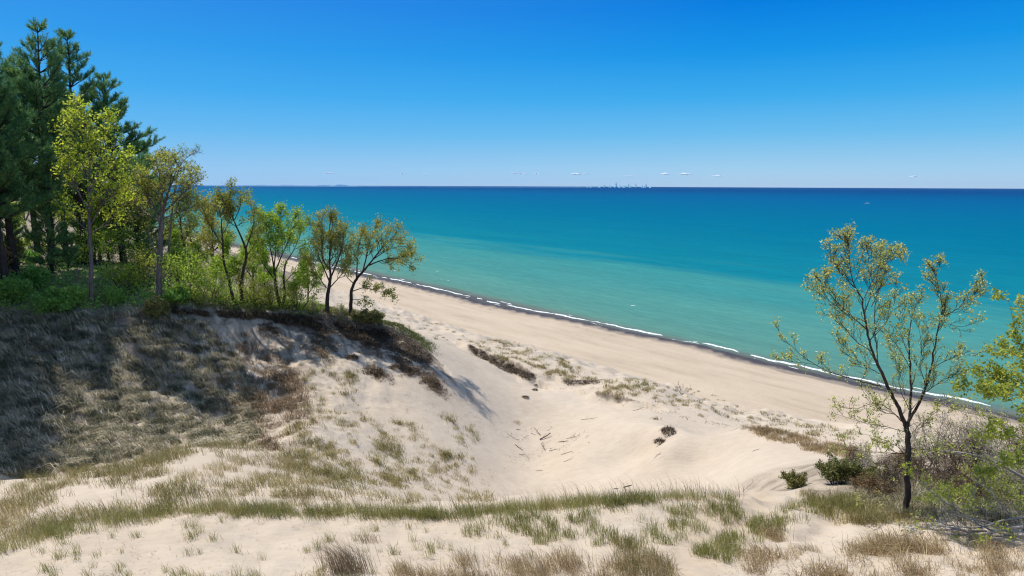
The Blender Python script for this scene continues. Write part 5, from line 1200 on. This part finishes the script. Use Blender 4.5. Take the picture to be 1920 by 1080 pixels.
# ------------------------------------------------------------------ out on the water
def motor_boat():
    d = rays(1626, 382.5); k = CAMZ / -d[2]; p = np.array([d[0] * k, d[1] * k, 0.0])
    m, n, l, out = new_mat('white_gelcoat'); q = n.new('ShaderNodeBsdfPrincipled'); q.inputs['Base Color'].default_value = (0.82, 0.83, 0.84, 1); q.inputs['Roughness'].default_value = 0.35; l.new(q.outputs[0], out.inputs['Surface'])
    g, n, l, out = new_mat('dark_window'); q = n.new('ShaderNodeBsdfPrincipled'); q.inputs['Base Color'].default_value = (0.03, 0.05, 0.07, 1); q.inputs['Roughness'].default_value = 0.1; l.new(q.outputs[0], out.inputs['Surface'])
    t = thing('motor_boat', p, 'small white motor boat alone far out on the lake', 'boat'); t.rotation_euler[2] = math.pi + 0.15
    def loft(name, secs, mat):
        V = []; F_ = []; k = len(secs[0])
        for s_ in secs: V += s_
        for i in range(len(secs) - 1):
            for j in range(k): F_.append((i * k + j, i * k + (j + 1) % k, (i + 1) * k + (j + 1) % k, (i + 1) * k + j))
        c0 = len(V); V += [tuple(np.mean(secs[0], 0)), tuple(np.mean(secs[-1], 0))]
        for j in range(k): F_.append((c0, (j + 1) % k, j, j)); F_.append((c0 + 1, (len(secs) - 1) * k + j, (len(secs) - 1) * k + (j + 1) % k, (len(secs) - 1) * k + (j + 1) % k))
        bm_ = bpy.data.meshes.new(name); bm_.from_pydata(V, [], [f if len(set(f)) == 4 else tuple(dict.fromkeys(f)) for f in F_]); bm_.materials.append(mat)
        return link(name, bm_, t)
    hull = [[(x, -w, zt), (x, -w * 0.8, -0.4), (x, w * 0.8, -0.4), (x, w, zt)] for x, w, zt in [(-5.5, 1.6, 1.1), (-3, 1.75, 1.1), (0, 1.75, 1.25), (2.5, 1.45, 1.5), (4.5, 0.8, 1.8), (5.8, 0.1, 2.0)]]
    loft('hull', hull, m)
    loft('cabin', [[(x, -w, 1.2), (x, -w * 0.9, z), (x, w * 0.9, z), (x, w, 1.2)] for x, w, z in [(-2.6, 1.2, 2.4), (-1.5, 1.25, 2.9), (1.2, 1.2, 2.8), (2.6, 0.9, 1.6)]], m)
    loft('windscreen', [[(x, -w, z0), (x, -w, z1), (x, w, z1), (x, w, z0)] for x, w, z0, z1 in [(1.35, 1.16, 1.9, 2.72), (2.35, 1.0, 1.65, 1.95)]], g)
motor_boat()

# the far city and shore across the lake
def far_mat(name, c):
    m, n, l, out = new_mat(name); q = n.new('ShaderNodeBsdfPrincipled'); q.inputs['Roughness'].default_value = 0.6
    tc = n.new('ShaderNodeTexCoord'); f = noise(n, l, 0.05, 2, 0.5, tc.outputs['Object'])
    l.new(ramp(n, l, f, [(0.3, tuple(v * 0.85 for v in c)), (0.7, c)]), q.inputs['Base Color']); l.new(q.outputs[0], out.inputs['Surface']); return m
FAR_Y = 16000.0
MT = [far_mat('hazed_tower', (0.26, 0.54, 0.72)), far_mat('hazed_block', (0.34, 0.64, 0.78))]  # blue of the distant air mixed into the tower colours
def box_verts(w, d, z0, z1): return [(-w, -d, z0), (w, -d, z0), (w, d, z0), (-w, d, z0), (-w, -d, z1), (w, -d, z1), (w, d, z1), (-w, d, z1)]
BOXF = [(0, 1, 5, 4), (1, 2, 6, 5), (2, 3, 7, 6), (3, 0, 4, 7), (4, 5, 6, 7), (3, 2, 1, 0)]
def tower(px, hpx, wpx, label, masts=0, group='towers of the far city skyline', mk=0):
    d = rays(px, 350.0); x = d[0] / d[1] * FAR_Y; u = FAR_Y / FPX
    h = hpx * u * 0.85 + 8; w = wpx * u * 0.5
    V = []; F_ = []
    tiers = [(1.0, -30, h * 0.62), (0.82, h * 0.62, h * 0.86), (0.6, h * 0.86, h)]
    for s_, z0, z1 in tiers:
        o_ = len(V); V += box_verts(w * s_, w * s_, z0, z1); F_ += [tuple(o_ + i for i in f) for f in BOXF]
    me = make_mesh('body', V, F_, MT[mk])
    if masts:
        t = thing('skyscraper', (x, FAR_Y, 0), label, 'skyscraper', group); link('body', me, t)
        for k in range(masts):
            a = (k - (masts - 1) / 2) * w * 0.7
            link('mast', make_mesh('mast', [(p[0] + a, p[1], p[2]) for p in box_verts(w * 0.14, w * 0.14, h, h * 1.32)], BOXF, MT[mk]), t)
    else:
        o = link('skyscraper', me, None, (x, FAR_Y + rng.uniform(0, 600), 0)); tag(o, label, 'skyscraper', group)
tower(1155, 9, 2.6, 'tallest tower of the far skyline, with twin masts', 2)
tower(1184, 7.5, 2.2, 'slim tower left of its equally tall neighbour near the skyline middle', 0)
tower(1192, 7.0, 2.0, 'slim tower, right one of the tall pair near the skyline middle', 1)
tower(1216, 7, 2.6, 'tall tower at the right end of the far skyline', 0)
tower(1137, 5.2, 2.2, 'lone tower left of the tallest on the far skyline', 0)
tower(1146, 3.4, 2.2, 'short tower just left of the tallest on the far skyline', 0)
tower(1204, 4.2, 2.4, 'middling tower between the tall pair and the right end of the skyline', 0)
tower(1104, 2.0, 2.6, 'low block farthest left of the far skyline', 0)
for px, hp, wp in [(1151, 4.5, 2.4), (1160, 4.6, 2.8), (1164, 3.2, 3), (1168, 4.4, 3.2), (1172, 3, 3), (1176, 3.6, 2.6), (1180, 3.6, 3), (1188, 3.8, 3), (1197, 3.2, 2.6), (1209, 3.0, 3), (1212, 2.6, 3), (1221, 2, 3.4), (1128, 1.6, 3), (1112, 1.2, 3)]:
    tower(px, hp, wp, 'low blue-grey block filling the far city skyline', 0, 'low blocks of the far city skyline', 1)
def far_shore():
    px = np.arange(372, 1130, 1.5); u = FAR_Y / FPX
    top = 1.2 + 1.2 * np.clip(fbm(px / 22, px * 0, 4, 400), 0, 1) + 0.7 * np.clip(fbm(px / 4, px * 0, 2, 402), 0, 1)
    top += 2.6 * np.exp(-((px - 628) / 8) ** 2) + 1.4 * np.exp(-((px - 592) / 8) ** 2) + 1.3 * np.exp(-((px - 522) / 9) ** 2) + 1.1 * np.exp(-((px - 472) / 7) ** 2)
    top *= np.interp(px, [372, 640, 670, 900, 1130], [1, 1, 0.42, 0.3, 0.25])
    d = rays(px, np.full(px.shape, 350.0)); x = d[:, 0] / d[:, 1] * (FAR_Y + 500)
    n_ = len(px); V = []
    for yo, zz in ((0, None), (350, top * u), (900, top * u * 0.9), (1400, None)):
        for i in range(n_): V.append((x[i], FAR_Y + 500 + yo, -2 if zz is None else zz[i]))
    F_ = [(r * n_ + i, r * n_ + i + 1, (r + 1) * n_ + i + 1, (r + 1) * n_ + i) for r in range(3) for i in range(n_ - 1)]
    tag(link('far_shore_hills', make_mesh('far_shore_hills', V, F_, far_mat('far_shore', (0.02, 0.12, 0.27)))), 'thin dark blue line of the far wooded shore', None, None, 'structure')
far_shore()

# little fair-weather clouds low over the horizon
cm, n_, l_, out_ = new_mat('cloud_white')
q_ = n_.new('ShaderNodeBsdfDiffuse'); q_.inputs['Color'].default_value = (0.62, 0.69, 0.80, 1)
q2_ = n_.new('ShaderNodeBsdfTranslucent'); q2_.inputs['Color'].default_value = (0.62, 0.69, 0.80, 1)
q3_ = n_.new('ShaderNodeMixShader'); q3_.inputs[0].default_value = 0.3
l_.new(q_.outputs[0], q3_.inputs[1]); l_.new(q2_.outputs[0], q3_.inputs[2]); l_.new(q3_.outputs[0], out_.inputs['Surface'])
def cloud(px, py, wpx, hpx, label):
    Yc = 38000.0; u = Yc / FPX; p = at(px, py, Yc)
    V, F_ = [], []
    nl = 6
    for k in range(nl):
        f = (k + 0.5) / nl * 2 - 1
        r = wpx * u * 0.5 / nl * rng.uniform(1.5, 2.2); hz = hpx * 0.8 * u * (1 - 0.75 * f * f) * rng.uniform(0.6, 1.1)
        o_ = len(V); na, nr = 10, 5
        for i in range(nr):
            el = i / (nr - 1) * math.pi / 2
            for j in range(na):
                a = j * 6.283 / na; e = 1 + 0.12 * rng.normal()
                V.append((f * wpx * u * 0.45 + r * math.cos(el) * math.cos(a) * e, 6.0 * r * math.cos(el) * math.sin(a) * e, hz * math.sin(el) * e))
        for i in range(nr - 1):
            for j in range(na): F_.append((o_ + i * na + j, o_ + i * na + (j + 1) % na, o_ + (i + 1) * na + (j + 1) % na, o_ + (i + 1) * na + j))
    o = link('cloud', make_mesh('cloud', V, F_, cm, smooth=True), None, p); tag(o, label, 'cloud', 'small clouds above the horizon')
for a in [(964, 325, 9, 2.2, 'small cloud, leftmost of the close trio left of the skyline'), (981, 326, 16, 2.2, 'small flat cloud, middle of the close trio left of the skyline'), (1006, 326, 14, 2.4, 'small cloud, rightmost of the close trio left of the skyline'),
          (1079, 327, 17, 4, 'brightest humped cloud between the trio and the far skyline'), (1098, 326, 9, 2.2, 'tiny cloud touching the right of the humped cloud'), (1246, 327, 15, 4, 'humped cloud just right of the far skyline'),
          (1284, 327, 22, 3, 'longer flat cloud, second right of the far skyline'), (1180, 330, 16, 1.6, 'faint flat cloud straight above the far skyline'), (618, 325, 18, 1.8, 'faint flat cloud above the far wooded shore'),
          (798, 327, 9, 2.2, 'tiny cloud alone midway between far shore and trio'), (755, 326, 10, 1.8, 'tiny cloud right of the far wooded shore'), (1345, 330, 18, 2, 'flat cloud well right of the far skyline'), (1714, 331, 10, 1.8, 'tiny cloud alone above the lake near the right oak')]:
    cloud(*a)

def haze():
    m, n, l, out = new_mat('haze_air')
    v = n.new('ShaderNodeVolumePrincipled'); v.inputs['Color'].default_value = (0.35, 0.72, 1.0, 1); v.inputs['Density'].default_value = 0.7e-5; v.inputs['Anisotropy'].default_value = 0.2
    l.new(v.outputs[0], out.inputs['Volume'])
    V = [(x, y, z) for z in (-6.5, 170) for y in (-400, 19500) for x in (-19500, 19500)]
    F_ = [(0, 1, 3, 2), (4, 6, 7, 5), (0, 4, 5, 1), (2, 3, 7, 6), (0, 2, 6, 4), (1, 5, 7, 3)]
    tag(link('haze', make_mesh('haze', V, [f[::-1] for f in F_], m)), 'thin blue air over the lake', None, None, 'stuff')
haze()
